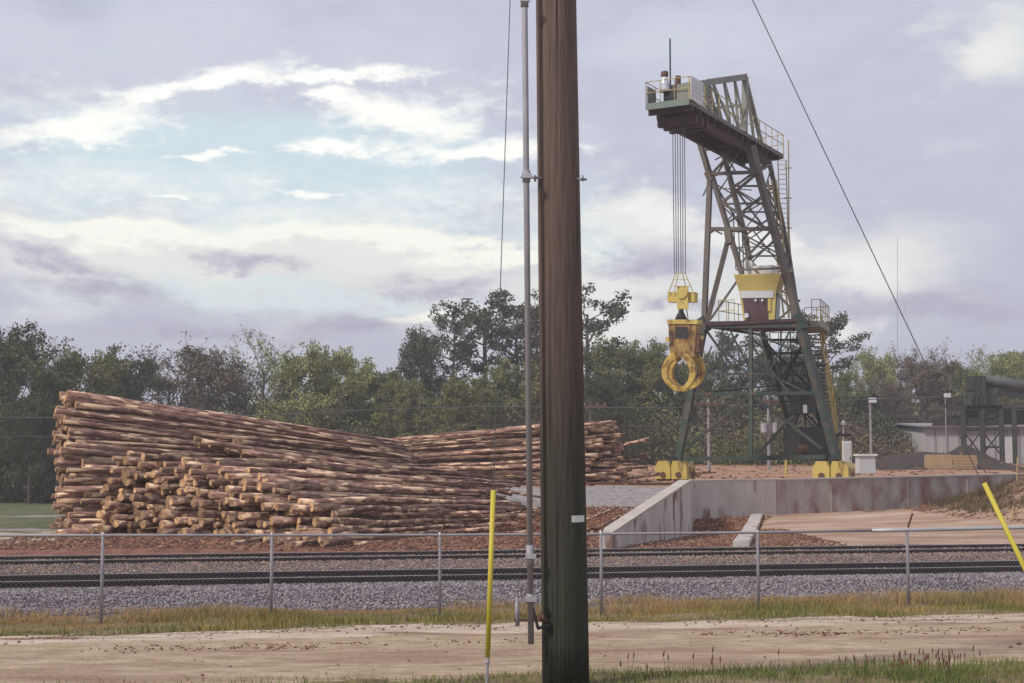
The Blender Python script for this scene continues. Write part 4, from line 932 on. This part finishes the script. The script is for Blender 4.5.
T = [
 (12,322,112,'broad',0,'leaf_dark',.75,'tall thin dark green tree at the far left edge above the field','deciduous_tree'),
 (38,328,110,'sparse',1,'leaf_mid',.9,'open crowned tree with bright gaps left of the tall log pile','deciduous_tree'),
 (-14,340,116,'broad',2,'leaf_dark',.9,'dark green tree cut by the left edge of the picture','deciduous_tree'),
 (80,347,118,'round',0,'leaf_mid',.9,'rounded green tree just above the top left corner of the log pile','deciduous_tree'),
 (116,350,124,'round',1,'leaf_dark',.85,'small rounded dark tree right of the green one over the log pile','deciduous_tree'),
 (60,372,104,'broad',1,'leaf_dark',.85,'dark low tree on the grass left of the log pile','deciduous_tree'),
 (168,337,128,'sparse',0,'leaf_brown',1.15,'bare budding tree with spreading brown branches above the log pile','deciduous_tree'),
 (208,346,130,'broad',1,'leaf_brown',.9,'purplish brown tree behind the middle of the tall log pile','deciduous_tree'),
 (262,328,132,'sparse',2,'leaf_light',.9,'thin pale green tree with airy crown over the log pile','deciduous_tree'),
 (245,352,140,'sparse',1,'leaf_brown',1.1,'low brown twiggy tree below the airy pale green one','deciduous_tree'),
 (304,345,126,'broad',2,'leaf_light',.95,'fresh light green tree left of centre behind the logs','deciduous_tree'),
 (336,346,130,'round',0,'leaf_light',.8,'second light green tree with rounded top behind the logs','deciduous_tree'),
 (376,364,134,'round',1,'leaf_mid',1.0,'lower grey green tree left of the dark pine','deciduous_tree'),
 (420,326,132,'broad',3,'leaf_pine',.62,'dark dense pine with broad crown left of the thin pines','pine_tree'),
 (453,322,136,'pine',0,'leaf_pine',.8,'slim pine with small open crown beside the dark pine','pine_tree'),
 (484,305,134,'pine',1,'leaf_pine',1.25,'tallest umbrella crowned pine left of the utility pole','pine_tree'),
 (515,309,137,'pine',2,'leaf_pine',1.05,'pine with sparse crown seen against the grey conduit pipe','pine_tree'),
 (538,312,133,'pine',0,'leaf_pine',.9,'pine mostly hidden behind the utility pole','pine_tree'),
 (586,303,134,'pine',1,'leaf_pine',1.15,'pine showing just right of the utility pole','pine_tree'),
 (405,378,126,'broad',0,'leaf_mid',.9,'bushy green tree under the dark pine','deciduous_tree'),
 (460,372,124,'round',1,'leaf_mid',1.0,'wide bushy tree under the umbrella pine','deciduous_tree'),
 (505,358,128,'broad',2,'leaf_mid',1.0,'green tree between umbrella pine and conduit pipe','deciduous_tree'),
 (550,366,128,'broad',1,'leaf_mid',1.0,'green tree mostly behind the utility pole','deciduous_tree'),
 (618,340,130,'round',0,'leaf_mid',.95,'bushy green tree between utility pole and grapple','deciduous_tree'),
 (650,341,133,'broad',3,'leaf_mid',.85,'bushy green tree directly left of the hanging grapple','deciduous_tree'),
 (602,372,122,'broad',0,'leaf_dark',.9,'dark tree over the far log pile','deciduous_tree'),
 (690,352,136,'broad',2,'leaf_mid',.95,'green tree behind the left crane leg','deciduous_tree'),
 (722,344,138,'sparse',0,'leaf_pine',.9,'twiggy tree seen through the lower crane tower','deciduous_tree'),
 (742,338,134,'pine',2,'leaf_pine',1.0,'pine seen through the crane frame under the cab','pine_tree'),
 (770,350,138,'broad',0,'leaf_dark',.9,'dark tree behind the rear crane legs','deciduous_tree'),
 (800,352,136,'round',1,'leaf_dark',.8,'dark rounded tree behind the crane staircase','deciduous_tree'),
 (823,322,136,'pine',3,'leaf_pine',1.15,'pine rising just right of the crane staircase','pine_tree'),
 (858,350,165,'sparse',2,'leaf_light',1.0,'pale green airy tree right of the crane','deciduous_tree'),
 (879,347,168,'broad',2,'leaf_light',.62,'taller pale green tree above the white cabinets','deciduous_tree'),
 (840,372,150,'broad',1,'leaf_mid',.8,'mid green tree close behind the stair landing','deciduous_tree'),
 (928,357,150,'round',0,'leaf_brown',1.0,'rounded brownish tree with dense crown left of the conveyor','deciduous_tree'),
 (912,343,160,'sparse',1,'leaf_brown',.75,'bare twigs rising over the rounded brown tree','deciduous_tree'),
 (945,342,162,'sparse',0,'leaf_brown',.8,'bare twiggy tree top right of the rounded brown tree','deciduous_tree'),
 (985,346,168,'sparse',2,'leaf_light',1.1,'pale green tree above the conveyor','deciduous_tree'),
 (1006,350,160,'broad',1,'leaf_light',.8,'light green tree at the right edge above the conveyor','deciduous_tree'),
 (1035,345,165,'broad',2,'leaf_mid',.9,'green tree cut by the right edge of the picture','deciduous_tree'),
 (965,362,158,'broad',3,'leaf_mid',.8,'mid green tree behind the chip loading tower','deciduous_tree'),
 (895,385,142,'broad',0,'leaf_brown',.8,'brown bushy tree behind the street lamp','deciduous_tree'),
 (868,392,138,'round',1,'leaf_dark',.7,'small dark tree behind the street lamp foot','deciduous_tree'),
 (30,395,100,'broad',3,'leaf_dark',.7,'low dark tree standing in the grass at far left','deciduous_tree'),
]
for px, yt, Y, kind, var, leaf, ws, lb, nm in T: tree(px, yt, Y, kind, var, leaf, ws, lb, GW, nm)
# understory woodland mass
def woods(name, n, s0, leaf, hfun, y0, y1, label, k0=-.48, k1=.47):
    k = rng.uniform(k0, k1, n); Y = rng.uniform(y0, y1, n); X = k*Y
    hm = hfun(k, X, Y); z = H(X, Y)+hm*rng.random(n)**.75
    keep = (hm > .3) & ~((k > .285) & (Y < 160)); X, Y, z = X[keep], Y[keep], z[keep]; n = len(X)
    C = np.stack([X, Y, z], 1); s = s0*rng.uniform(.5,1.4,n)
    a_ = rng.normal(0,1,(n,3)); a_ /= np.linalg.norm(a_,axis=1)[:,None]; b2_ = np.cross(a_, rng.normal(0,1,(n,3))); b2_ /= np.linalg.norm(b2_,axis=1)[:,None]
    a_ *= s[:,None]; b2_ *= s[:,None]*.6
    V = np.stack([C-a_, C+b2_, C+a_, C-b2_], 1).reshape(-1,3)
    rnd = np.clip(.5+.6*fbm(X*.35, z*.5+Y*.2)+rng.normal(0,.15,n),0,1)
    o = npmesh(name, V, np.arange(4*n).reshape(n,4), M[leaf], {'rnd': np.repeat(rnd,4)}); tag(o, label, 'woodland', kind='stuff')
woods('undergrowth', 170000, .15, 'leaf_dark', lambda k,X,Y: np.clip(5.6+5*fbm(X*.16, Y*.16), 0, 11)*np.where(k > .23, .75, 1), 128, 150, 'dark green undergrowth filling the wood between the trunks')
woods('undergrowth', 90000, .13, 'leaf_brown', lambda k,X,Y: np.clip(3.6+6*fbm(X*.2+9, Y*.2), 0, 9)*np.where(k > .23, .8, 1), 124, 136, 'brown leafless brush at the edge of the wood')
woods('undergrowth', 60000, .13, 'leaf_mid', lambda k,X,Y: np.clip(2.2+6.5*fbm(X*.22+3, Y*.2+7), 0, 8), 122, 132, 'brighter green bushes along the edge of the wood')
woods('undergrowth', 80000, .28, 'leaf_mid', lambda k,X,Y: np.clip(9+4*fbm(X*.12, Y*.12), 0, 13), 175, 215, 'far hazy woodland behind the nearer trees')
woods('undergrowth', 16000, .18, 'leaf_dark', lambda k,X,Y: np.clip(2.2+5*fbm(X*.3, Y*.3), 0, 5), 104, 112, 'dark bushes at the foot of the trees on the left field', -.46, -.28)

# ------------------------------------------------------------------ background things
def part_of(root, mb, name, mat, **k): return mb.build(name, M[mat], root, **k)
# white cabinet, grey cabinet
def ground_at(px, Y): p = pt(px, 470, Y); p.z = G(p.x, p.y); return p
p = ground_at(846.5, 84); zt = pt(846.5, 441, 84).z; hh = zt-p.z; r_ = empty('electrical_cabinet', p, label='tall narrow white electrical cabinet beside the right crane bogie', cat='cabinet')
part_of(r_, MB().box(p+Vector((0,0,.1+(hh-.1)/2)), (.52,.5,hh-.1), .05), 'cabinet_body', 'white'); part_of(r_, MB().box(p+Vector((0,-.27,.1+(hh-.1)/2)), (.42,.02,hh-.3), .05), 'door', 'sunshade'); part_of(r_, MB().box(p+Vector((0,0,.05)), (.58,.55,.1), .05), 'plinth', 'conc')
part_of(r_, MB().box(p+Vector((.16,-.3,hh*.5)), (.04,.04,.16), .05), 'handle', 'dark')
p = ground_at(865.5, 86); zt = pt(865, 454, 86).z; hh = zt-p.z; r_ = empty('transformer_box', p, label='squat pale grey electrical box with sloping lid right of the white cabinet', cat='cabinet')
part_of(r_, MB().box(p+Vector((0,0,.08+(hh-.2)/2)), (1.0,.8,hh-.2), .05), 'box_body', 'sunshade'); mb = MB(); mb.box(p+Vector((0,-.03,hh-.06)), (1.24,.96,.12), .05); part_of(r_, mb, 'lid', 'white')
for dx in (-.4,.4): part_of(r_, MB().box(p+Vector((dx,0,.04)), (.08,.5,.1)), 'foot', 'dark')
p = ground_at(842, 70.5); mb = MB()
for px, Y, ytop, lb in ((843.5, 88, 425, 'short grey vent post behind the white cabinet'),):
    p = ground_at(px, Y); t = pt(px, ytop, Y); r_ = empty('vent_post', p, label=lb, cat='post')
    part_of(r_, MB().tube([p, t], .05, 8), 'post_shaft', 'galv_d'); part_of(r_, MB().tube([t, t+Vector((0,0,.15)), t+Vector((0,0,.3))], [.16,.16,.05], 8), 'vent_cap', 'galv_d')
# small utility poles
def small_pole(px, ytop, Y, arm, lb, mat='galv_d', transformer=False, lamp=False, r=.12, army=.35, h2=None):
    p = ground_at(px, Y); t = pt(px, ytop, Y); r_ = empty('street_lamp' if lamp else 'utility_pole', p, label=lb, cat='lamp' if lamp else 'utility pole', group=None)
    part_of(r_, MB().tube([p, Vector((p.x,p.y,t.z))], [r, r*.7], 8), 'shaft', mat)
    if arm: part_of(r_, MB().bar((p.x-arm, p.y-.15, t.z-army), (p.x+arm, p.y-.15, t.z-army), .12, .14), 'crossarm', 'rust')
    if arm:
        for dx in (-arm*.9, -arm*.4, arm*.4, arm*.9): part_of(r_, MB().tube([(p.x+dx,p.y-.15,t.z-army+.08),(p.x+dx,p.y-.15,t.z-army+.22)], .045, 6), 'insulator', 'galv_d')
    if transformer:
        for dx in (-.36,.36): part_of(r_, MB().tube([(p.x+dx,p.y-.2,t.z-2.6),(p.x+dx,p.y-.2,t.z-1.9)], .22, 10), 'transformer', 'galv')
    if lamp: part_of(r_, MB().box((p.x+.15,p.y-.1,t.z+.05), (.5,.3,.35)), 'lamp_head', 'lens')
small_pole(709, 399, 98, 1.1, 'pale utility pole with crossarm behind the left of the crane base')
small_pole(769, 396, 100, .7, 'pale pole with transformers seen through the crane frame', transformer=True)
small_pole(591, 401, 100, 1.1, 'pole with crossarm just right of the big wooden pole', mat='trunk')
small_pole(871.5, 401, 100, 0, 'slim street lamp on a pale pole behind the grey cabinet', lamp=True, r=.10)
small_pole(947, 396, 118, 0, 'small floodlight on a leaning pole at the chip loading tower', lamp=True, mat='galv_d', r=.06)
# yellow bollard
p = ground_at(786, 76); t = pt(786, 428, 76); r_ = empty('marker_post', p, label='slim yellow marker post under the crane', cat='post'); part_of(r_, MB().tube([p, t], .07, 8), 'post_shaft', 'yellow'); part_of(r_, MB().tube([t,t+Vector((0,0,.06))], .10, 8), 'post_cap', 'yellow')
# power lines
for py0, py1, Y, lb in ((418, 397, 98, 'dark power line crossing behind the yard at pole top height'), (437, 415, 96, 'thin lower power line crossing behind the yard')):
    pts_ = []
    for i in range(41):
        t = i/40; px = -60+1000*t; py = py0+(py1-py0)*t+ 5*math.sin(t*math.pi*2)**2; pts_.append(pt(px, py, Y))
    MB().tube(pts_, .035 if py0 == 418 else .02, 4).build('power_line', M['wire'], label=lb, cat='power line')
# distant mast
p = ground_at(897.5, 210); t = pt(897.5, 238, 210); r_ = empty('radio_mast', p, label='very thin distant radio mast in the sky right of the crane', cat='mast')
part_of(r_, MB().tube([p, t], [.05,.03], 4), 'mast_shaft', 'galv_d')
for f in (.5,.8): c = p.lerp(t, f); part_of(r_, MB().tube([c, p+Vector((9*f,0,0))], .012, 3), 'stay_wire', 'wire')
# shed
SY = 128
def box_px(x0, y0, x1, y1, Y, dep): a = pt(x0, y1, Y); b_ = pt(x1, y0, Y); return [Vector((a.x,Y,a.z)), Vector((b_.x,Y,a.z)), Vector((b_.x,Y,b_.z)), Vector((a.x,Y,b_.z))], Vector((0,dep,0))
g = ground_at(985, SY); r_ = empty('warehouse', g, label='long pale grey metal warehouse at the far right behind the loading tower', cat='building')
poly, dv = box_px(925, 427, 1100, 468, SY, 14); part_of(r_, MB().prism(poly, dv), 'wall', 'shed')
a, b_, c, d = [v.copy() for v in poly]; c += Vector((.5,-.5,0)); d += Vector((-.5,-.5,0)); rg = Vector((0,7.5,.35))
mb = MB(); mb.prism([d, c, c+rg, d+rg], (0,0,.15)); mb.prism([d+rg, c+rg, c+Vector((0,15,0)), d+Vector((0,15,0))], (0,0,.15)); part_of(r_, mb, 'roof', 'shedroof')
for px in (1004, 1040):
    poly2, _ = box_px(px, 437, px+14, 466, SY-.06, 0); part_of(r_, MB().prism(poly2, (0,.05,0)), 'roller_door', 'white')
for px in range(935, 1090, 12):
    poly2, _ = box_px(px, 430.5, px+.8, 467, SY-.04, 0); part_of(r_, MB().prism(poly2, (0,.03,0)), 'wall_rib', 'shedroof')
# tank/pipe roof at right
# loading tower
TY = 118
g = ground_at(970, TY); lt = empty('chip_loading_tower', g, label='dark steel chip loading tower with hopper and conveyor at the right edge', cat='loading tower')
def tb(x0,y0,x1,y1,w,dy=0,name='brace',mat='dark'): MB().bar(pt(x0,y0,TY+dy), pt(x1,y1,TY+dy), w).build(name, M[mat], lt)
for dy in (0, 4.6):
    for px in (963, 982, 1001, 1014): 
        a = pt(px, 408, TY+dy); MB().bar(a, (a.x, a.y, G(a.x,a.y)), .38 if px != 985 else .25).build('column', M['dark'], lt)
    tb(961,408,1003,407,.4,dy,'floor_beam'); tb(963,430,1001,429,.22,dy,'crossbeam'); tb(982,447,1001,447,.18,dy,'crossbeam')
    for x0,x1 in ((963,982),(982,1001)):
        tb(x0,431,x1,455,.10,dy); tb(x1,431,x0,455,.10,dy)
poly, dv = box_px(950, 418, 1003, 425, TY, 5); MB().prism(poly, dv).build('lower_floor', M['dark'], lt)
poly, dv = box_px(966, 405, 1001, 409, TY-.2, 5); MB().prism(poly, dv).build('upper_floor', M['dark'], lt)
poly, dv = box_px(973, 376, 984, 390, TY, 2); MB().prism(poly, dv).build('conveyor_head_house', M['dark'], lt)
a = [pt(975,390,TY), pt(983,390,TY), pt(994,406,TY), pt(971,406,TY)]; MB().prism(a, (0,2.2,0)).build('hopper', M['dark'], lt)
a = [pt(975,409,TY), pt(999,409,TY), pt(994,420,TY), pt(980,420,TY)]; MB().prism(a, (0,3,0)).build('hopper', M['dark'], lt)
poly, dv = box_px(988, 388, 998, 406, TY+.3, 1.6); MB().prism(poly, dv).build('drive_unit', M['green'], lt)
MB().prism([pt(983,378,TY+1), pt(1060,390,TY+1), pt(1060,398,TY+1), pt(983,386,TY+1)], (0,2.2,0)).build('conveyor_gallery', M['dark'], lt)
MB().tube([pt(984,379,TY+.9), pt(1060,391,TY+.9)], .42, 10).build('conveyor_cover', M['wire'], lt, smooth=True)
for px in range(986, 1056, 5): 
    y_ = 386+(px-986)*.16; tb(px,y_,px+5,y_+7.5,.12,1); tb(px+5,y_+.6,px+5,y_+8,.10,1)
tb(984,391,1060,405,.2,1,'conveyor_chord')
MB().prism([pt(1000,405,TY+3), pt(1060,404,TY+3), pt(1060,408,TY+3), pt(1000,408,TY+3)], (0,4,0)).build('canopy_roof', M['shedroof'], lt)
MB().prism([pt(1003,410,TY+3), pt(1060,410,TY+3), pt(1060,424,TY+3), pt(1003,424,TY+3)], (0,4,0)).build('chute_housing', M['dark'], lt)
tb(984,376,984,412,.3); 
hr = MB()
for px in range(962,1000,5): a = pt(px,407,TY-.2); hr.tube([a,a+Vector((0,0,1.1))], .04, 4)
hr.tube([pt(962,397,TY-.2), pt(1000,396,TY-.2)], .04, 4); hr.build('handrail', M['dark'], lt)
# chip mound
c = ground_at(966, 114); n = 26; vs = [(c.x, c.y, pt(966, 443, 114).z)]; fs = []
for ring in range(1,7):
    for i in range(n):
        a = 2*math.pi*i/n; R_ = ring*.62*(1+random.uniform(-.07,.07)); z = vs[0][2]-(vs[0][2]-c.z)*(ring/6)**.9; vs.append((c.x+R_*math.cos(a), c.y+R_*math.sin(a), z+random.uniform(-.05,.05)))
for i in range(n): fs.append((0,1+i,1+(i+1)%n))
for ring in range(5):
    for i in range(n): a = 1+ring*n; fs.append((a+i, a+n+i, a+n+(i+1)%n, a+(i+1)%n))
MB().add(vs, fs).build('chip_mound', M['chipmound'], smooth=True, label='dark conical mound of wood chips under the loading tower', cat='chip mound')
# tan blocks
for i, (x0, x1, y0, lb) in enumerate(((930, 952, 455.5, 'left tan concrete block in the row before the loading tower'), (952.3, 977, 455, 'right half of the tan row, a stack of sawn timber planks'))):
    g = ground_at((x0+x1)/2, 100); a = pt(x0, y0, 100); b_ = pt(x1, y0, 100)
    mb = MB()
    if i == 0: mb.box(((a.x+b_.x)/2, 100.7, (g.z+a.z)/2), (b_.x-a.x, 1.4, a.z-g.z)); mb.box(((a.x+b_.x)/2, 100.7, a.z+.03), ((b_.x-a.x)*.96, 1.3, .06)); mb.build('concrete_block', M['tan'], label=lb, cat='block')
    else:
        r_ = empty('timber_stack', g, label=lb, cat='timber stack')
        nrow = 5; hh = (a.z-g.z)/nrow
        for r in range(nrow):
            part_of(r_, MB().box(((a.x+b_.x)/2+random.uniform(-.04,.04), 100.7, g.z+hh*(r+.5)), (b_.x-a.x, 1.4, hh*.86)), 'plank_layer', 'lumber')
# small wood survey stakes on debris
for px, py, Y, hh in ((1017, 484, 55, .95), (1012, 520, 48, .5), (995,500,50,.3)):
    p = pt(px, py, Y); p.z = G(p.x, p.y); r_ = MB().bar(p-Vector((0,0,.05)), p+Vector((.05,0,hh)), .05).build('wooden_stake', M['lumber'], label={1017:'tall thin wooden stake on the debris heap at the right edge',1012:'short wooden stake low on the debris heap',995:'stubby wooden stake beside the leaning yellow guard'}[px], cat='stake')

# ------------------------------------------------------------------ camera, light, world
cam = bpy.data.cameras.new('camera'); co = bpy.data.objects.new('camera', cam); COL.objects.link(co); sc.camera = co
cam.sensor_width = 36; cam.lens = 36*F/1024; cam.clip_end = 6000; cam.clip_start = .1
co.location = CAM; co.rotation_euler = (math.pi/2+PITCH, 0, 0)
sd = Vector((-.62, -.42, .72)).normalized()      # towards the sun
sl_ = bpy.data.lights.new('sun', 'SUN'); so_ = bpy.data.objects.new('sun', sl_); COL.objects.link(so_)
sl_.energy = 2.4; sl_.angle = math.radians(7); sl_.color = (1, .92, .80)
so_.rotation_euler = (-sd).to_track_quat('-Z', 'Y').to_euler(); so_.location = (0,-10,40)
w = bpy.data.worlds.new('World'); sc.world = w; w.use_nodes = True; nt = w.node_tree; N = nt.nodes; Lk = nt.links
bg = N['Background']; bg.inputs['Strength'].default_value = .1
sky = N.new('ShaderNodeTexSky'); sky.sky_type = 'NISHITA'; sky.sun_disc = False; sky.sun_elevation = math.asin(sd.z); sky.sun_rotation = math.atan2(sd.x, sd.y)
def mth(op, a, b_=None, c=None):
    n = N.new('ShaderNodeMath'); n.operation = op
    for i, v in enumerate((a, b_, c)):
        if v is None: continue
        if isinstance(v, (int, float)): n.inputs[i].default_value = v
        else: Lk.new(v, n.inputs[i])
    return n.outputs[0]
tc = N.new('ShaderNodeTexCoord'); sx = N.new('ShaderNodeSeparateXYZ'); Lk.new(tc.outputs['Generated'], sx.inputs[0])
az = mth('ARCTAN2', sx.outputs[0], sx.outputs[1]); el = mth('ARCSINE', sx.outputs[2])
def noise(scale, sxx, syy, off, detail=6, rough=.55, dist=0):
    cb = N.new('ShaderNodeCombineXYZ'); Lk.new(mth('MULTIPLY', az, sxx), cb.inputs[0]); Lk.new(mth('MULTIPLY', el, syy), cb.inputs[1]); cb.inputs[2].default_value = off
    n = N.new('ShaderNodeTexNoise'); n.inputs['Scale'].default_value = scale; n.inputs['Detail'].default_value = detail; n.inputs['Roughness'].default_value = rough; n.inputs['Distortion'].default_value = dist
    Lk.new(cb.outputs[0], n.inputs['Vector']); return n.outputs['Fac']
n1 = noise(14, 1, 2.2, 1.3); n2 = noise(14, 1, 2.2, 7.7); n3 = noise(46, 1, 2.1, 3.1, 10, .68)
n4 = noise(60, 1, 2.0, 9.1, 5, .6)
azw = mth('ADD', az, mth('ADD', mth('MULTIPLY', mth('SUBTRACT', n1, .5), .10), mth('MULTIPLY', mth('SUBTRACT', n4, .5), .03))); elw = mth('ADD', el, mth('ADD', mth('MULTIPLY', mth('SUBTRACT', n2, .5), .045), mth('MULTIPLY', mth('SUBTRACT', n3, .5), .012)))
def mix(fac, a, b_):
    n = N.new('ShaderNodeMixRGB'); Lk.new(fac, n.inputs[0])
    for i, v in ((1, a), (2, b_)):
        if isinstance(v, tuple): n.inputs[i].default_value = (*v, 1)
        else: Lk.new(v, n.inputs[i])
    return n.outputs[0]
def blob(px, py, sxp, syp, tilt=0.0, sharp=1.0, warp=True):
    a0 = math.atan((px-512)/1400); e0 = math.atan((452-py)/1400)
    A, E = (azw, elw) if warp else (az, el)
    da = mth('SUBTRACT', A, a0); de = mth('SUBTRACT', E, e0)
    if tilt: de = mth('SUBTRACT', de, mth('MULTIPLY', da, tilt))
    q_ = mth('ADD', mth('POWER', mth('ABSOLUTE', mth('DIVIDE', da, sxp/1400)), 2), mth('POWER', mth('ABSOLUTE', mth('DIVIDE', de, syp/1400)), 2))
    g_ = mth('POWER', 2.718, mth('MULTIPLY', q_, -sharp)); return g_
def lin(c): return tuple(((v/255)/12.92 if v/255 <= .04045 else ((v/255+.055)/1.055)**2.4)*10 for v in c)   # x10: background strength is .1
LAV = lin((174,176,196)); LAV2 = lin((200,202,215)); BLUE = lin((200,216,224)); WHT = lin((252,252,246)); CRM = lin((226,228,224)); DRK = lin((174,171,190))
# nishita for everything clear, cloud deck over it
cov = N.new('ShaderNodeMapRange'); Lk.new(noise(3, 1, 1.6, 4.4), cov.inputs[0]); cov.inputs['From Min'].default_value = .2; cov.inputs['From Max'].default_value = .42
deck = mix(n3, LAV, LAV2)
sm_ = N.new('ShaderNodeMapRange'); Lk.new(n1, sm_.inputs[0]); sm_.inputs['From Min'].default_value = .35; sm_.inputs['From Max'].default_value = .65
deck = mix(sm_.outputs[0], deck, lin((188,190,207)))
col = mix(cov.outputs[0], sky.outputs[0], deck)
def layer(col, fac, c, k=1.0, nz=None, lo=.35, hi=.65):
    f = mth('MULTIPLY', fac, k)
    if nz is not None:
        f = mth('ADD', f, mth('MULTIPLY', mth('SUBTRACT', nz, .5), 1.5)); 
        mr = N.new('ShaderNodeMapRange'); mr.interpolation_type = 'SMOOTHSTEP'; Lk.new(f, mr.inputs[0]); mr.inputs['From Min'].default_value = lo; mr.inputs['From Max'].default_value = hi; f = mr.outputs[0]
    f = mth('MINIMUM', mth('MAXIMUM', f, 0), 1); return mix(f, col, c)
def addb(*bs):
    o = bs[0]
    for b_ in bs[1:]: o = mth('MAXIMUM', o, b_)
    return o
# pale lower sky & blue opening
col = layer(col, addb(blob(260,260,520,75), blob(620,300,260,50), blob(860,270,120,45), blob(640,230,60,50), blob(1000,60,60,50)), CRM, 1.0, n1, .15, 1.1)
col = layer(col, addb(blob(180,60,330,60), blob(700,40,160,40)), lin((196,201,214)), 1.0, n1, .15, 1.1)
col = layer(col, addb(blob(250,165,330,65)), BLUE, 1.2, n2, .2, 1.0)
col = layer(col, addb(blob(100,190,240,30), blob(420,195,150,22), blob(300,215,260,18)), lin((226,234,234)), .8, n3, .2, 1.2)
col = layer(col, addb(blob(250,300,300,28), blob(560,240,90,40)), lin((212,224,226)), .9, n3, .4, .9)
# bright white edges and puffs
wht = addb(blob(60,140,110,17,.22), blob(190,95,110,15,.32), blob(340,72,120,9,.0), blob(395,112,95,22), blob(330,100,50,16), blob(480,148,110,13), blob(330,145,70,8), blob(193,159,34,5), blob(162,201,26,3), blob(310,190,60,4))
col = layer(col, wht, WHT, 1.2, n3, .25, 1.15)
col = layer(col, addb(blob(120,240,200,14), blob(350,236,230,13), blob(500,255,90,18), blob(440,320,60,10)), lin((246,246,236)), 1.15, n3, .25, 1.0)
col = layer(col, addb(blob(670,215,70,22,-.3), blob(860,285,80,26,-.3), blob(620,320,70,22), blob(760,240,60,18,-.2), blob(840,330,60,16)), lin((234,236,232)), 1.0, n3, .25, 1.05)
col = layer(col, addb(blob(200,215,420,60), blob(60,120,160,40), blob(440,110,110,60), blob(600,250,110,90)), lin((234,238,234)), .62, n3, .25, 1.35)
# purple grey scuds low in the sky
col = layer(col, addb(blob(60,270,80,18,-.2), blob(110,300,110,20,-.15), blob(240,262,60,13,-.15), blob(430,285,80,15,-.1), blob(350,325,90,14), blob(640,262,60,22), blob(920,310,150,22,-.05), blob(700,300,60,12), blob(200,335,150,8)), DRK, .95, n3, .25, 1.15)
Lk.new(col, bg.inputs[0])
sc.render.engine = 'CYCLES'
sc.view_settings.view_transform = 'Standard'; sc.view_settings.look = 'None'; sc.view_settings.exposure = .22; sc.view_settings.gamma = 1

hz = MB().box((0, 1080, 12.5), (2840, 2300, 35)); m, nt_, b = newmat('haze_air'); nt_.nodes.remove(b)
pv = nt_.nodes.new('ShaderNodeVolumePrincipled'); pv.inputs['Color'].default_value = (.88,.87,.88,1); pv.inputs['Density'].default_value = .0011; pv.inputs['Anisotropy'].default_value = .2
nt_.links.new(pv.outputs[0], nt_.nodes['Material Output'].inputs['Volume'])
hb = hz.build('haze', m, kind='stuff', label='thin pale haze fading the far trees')
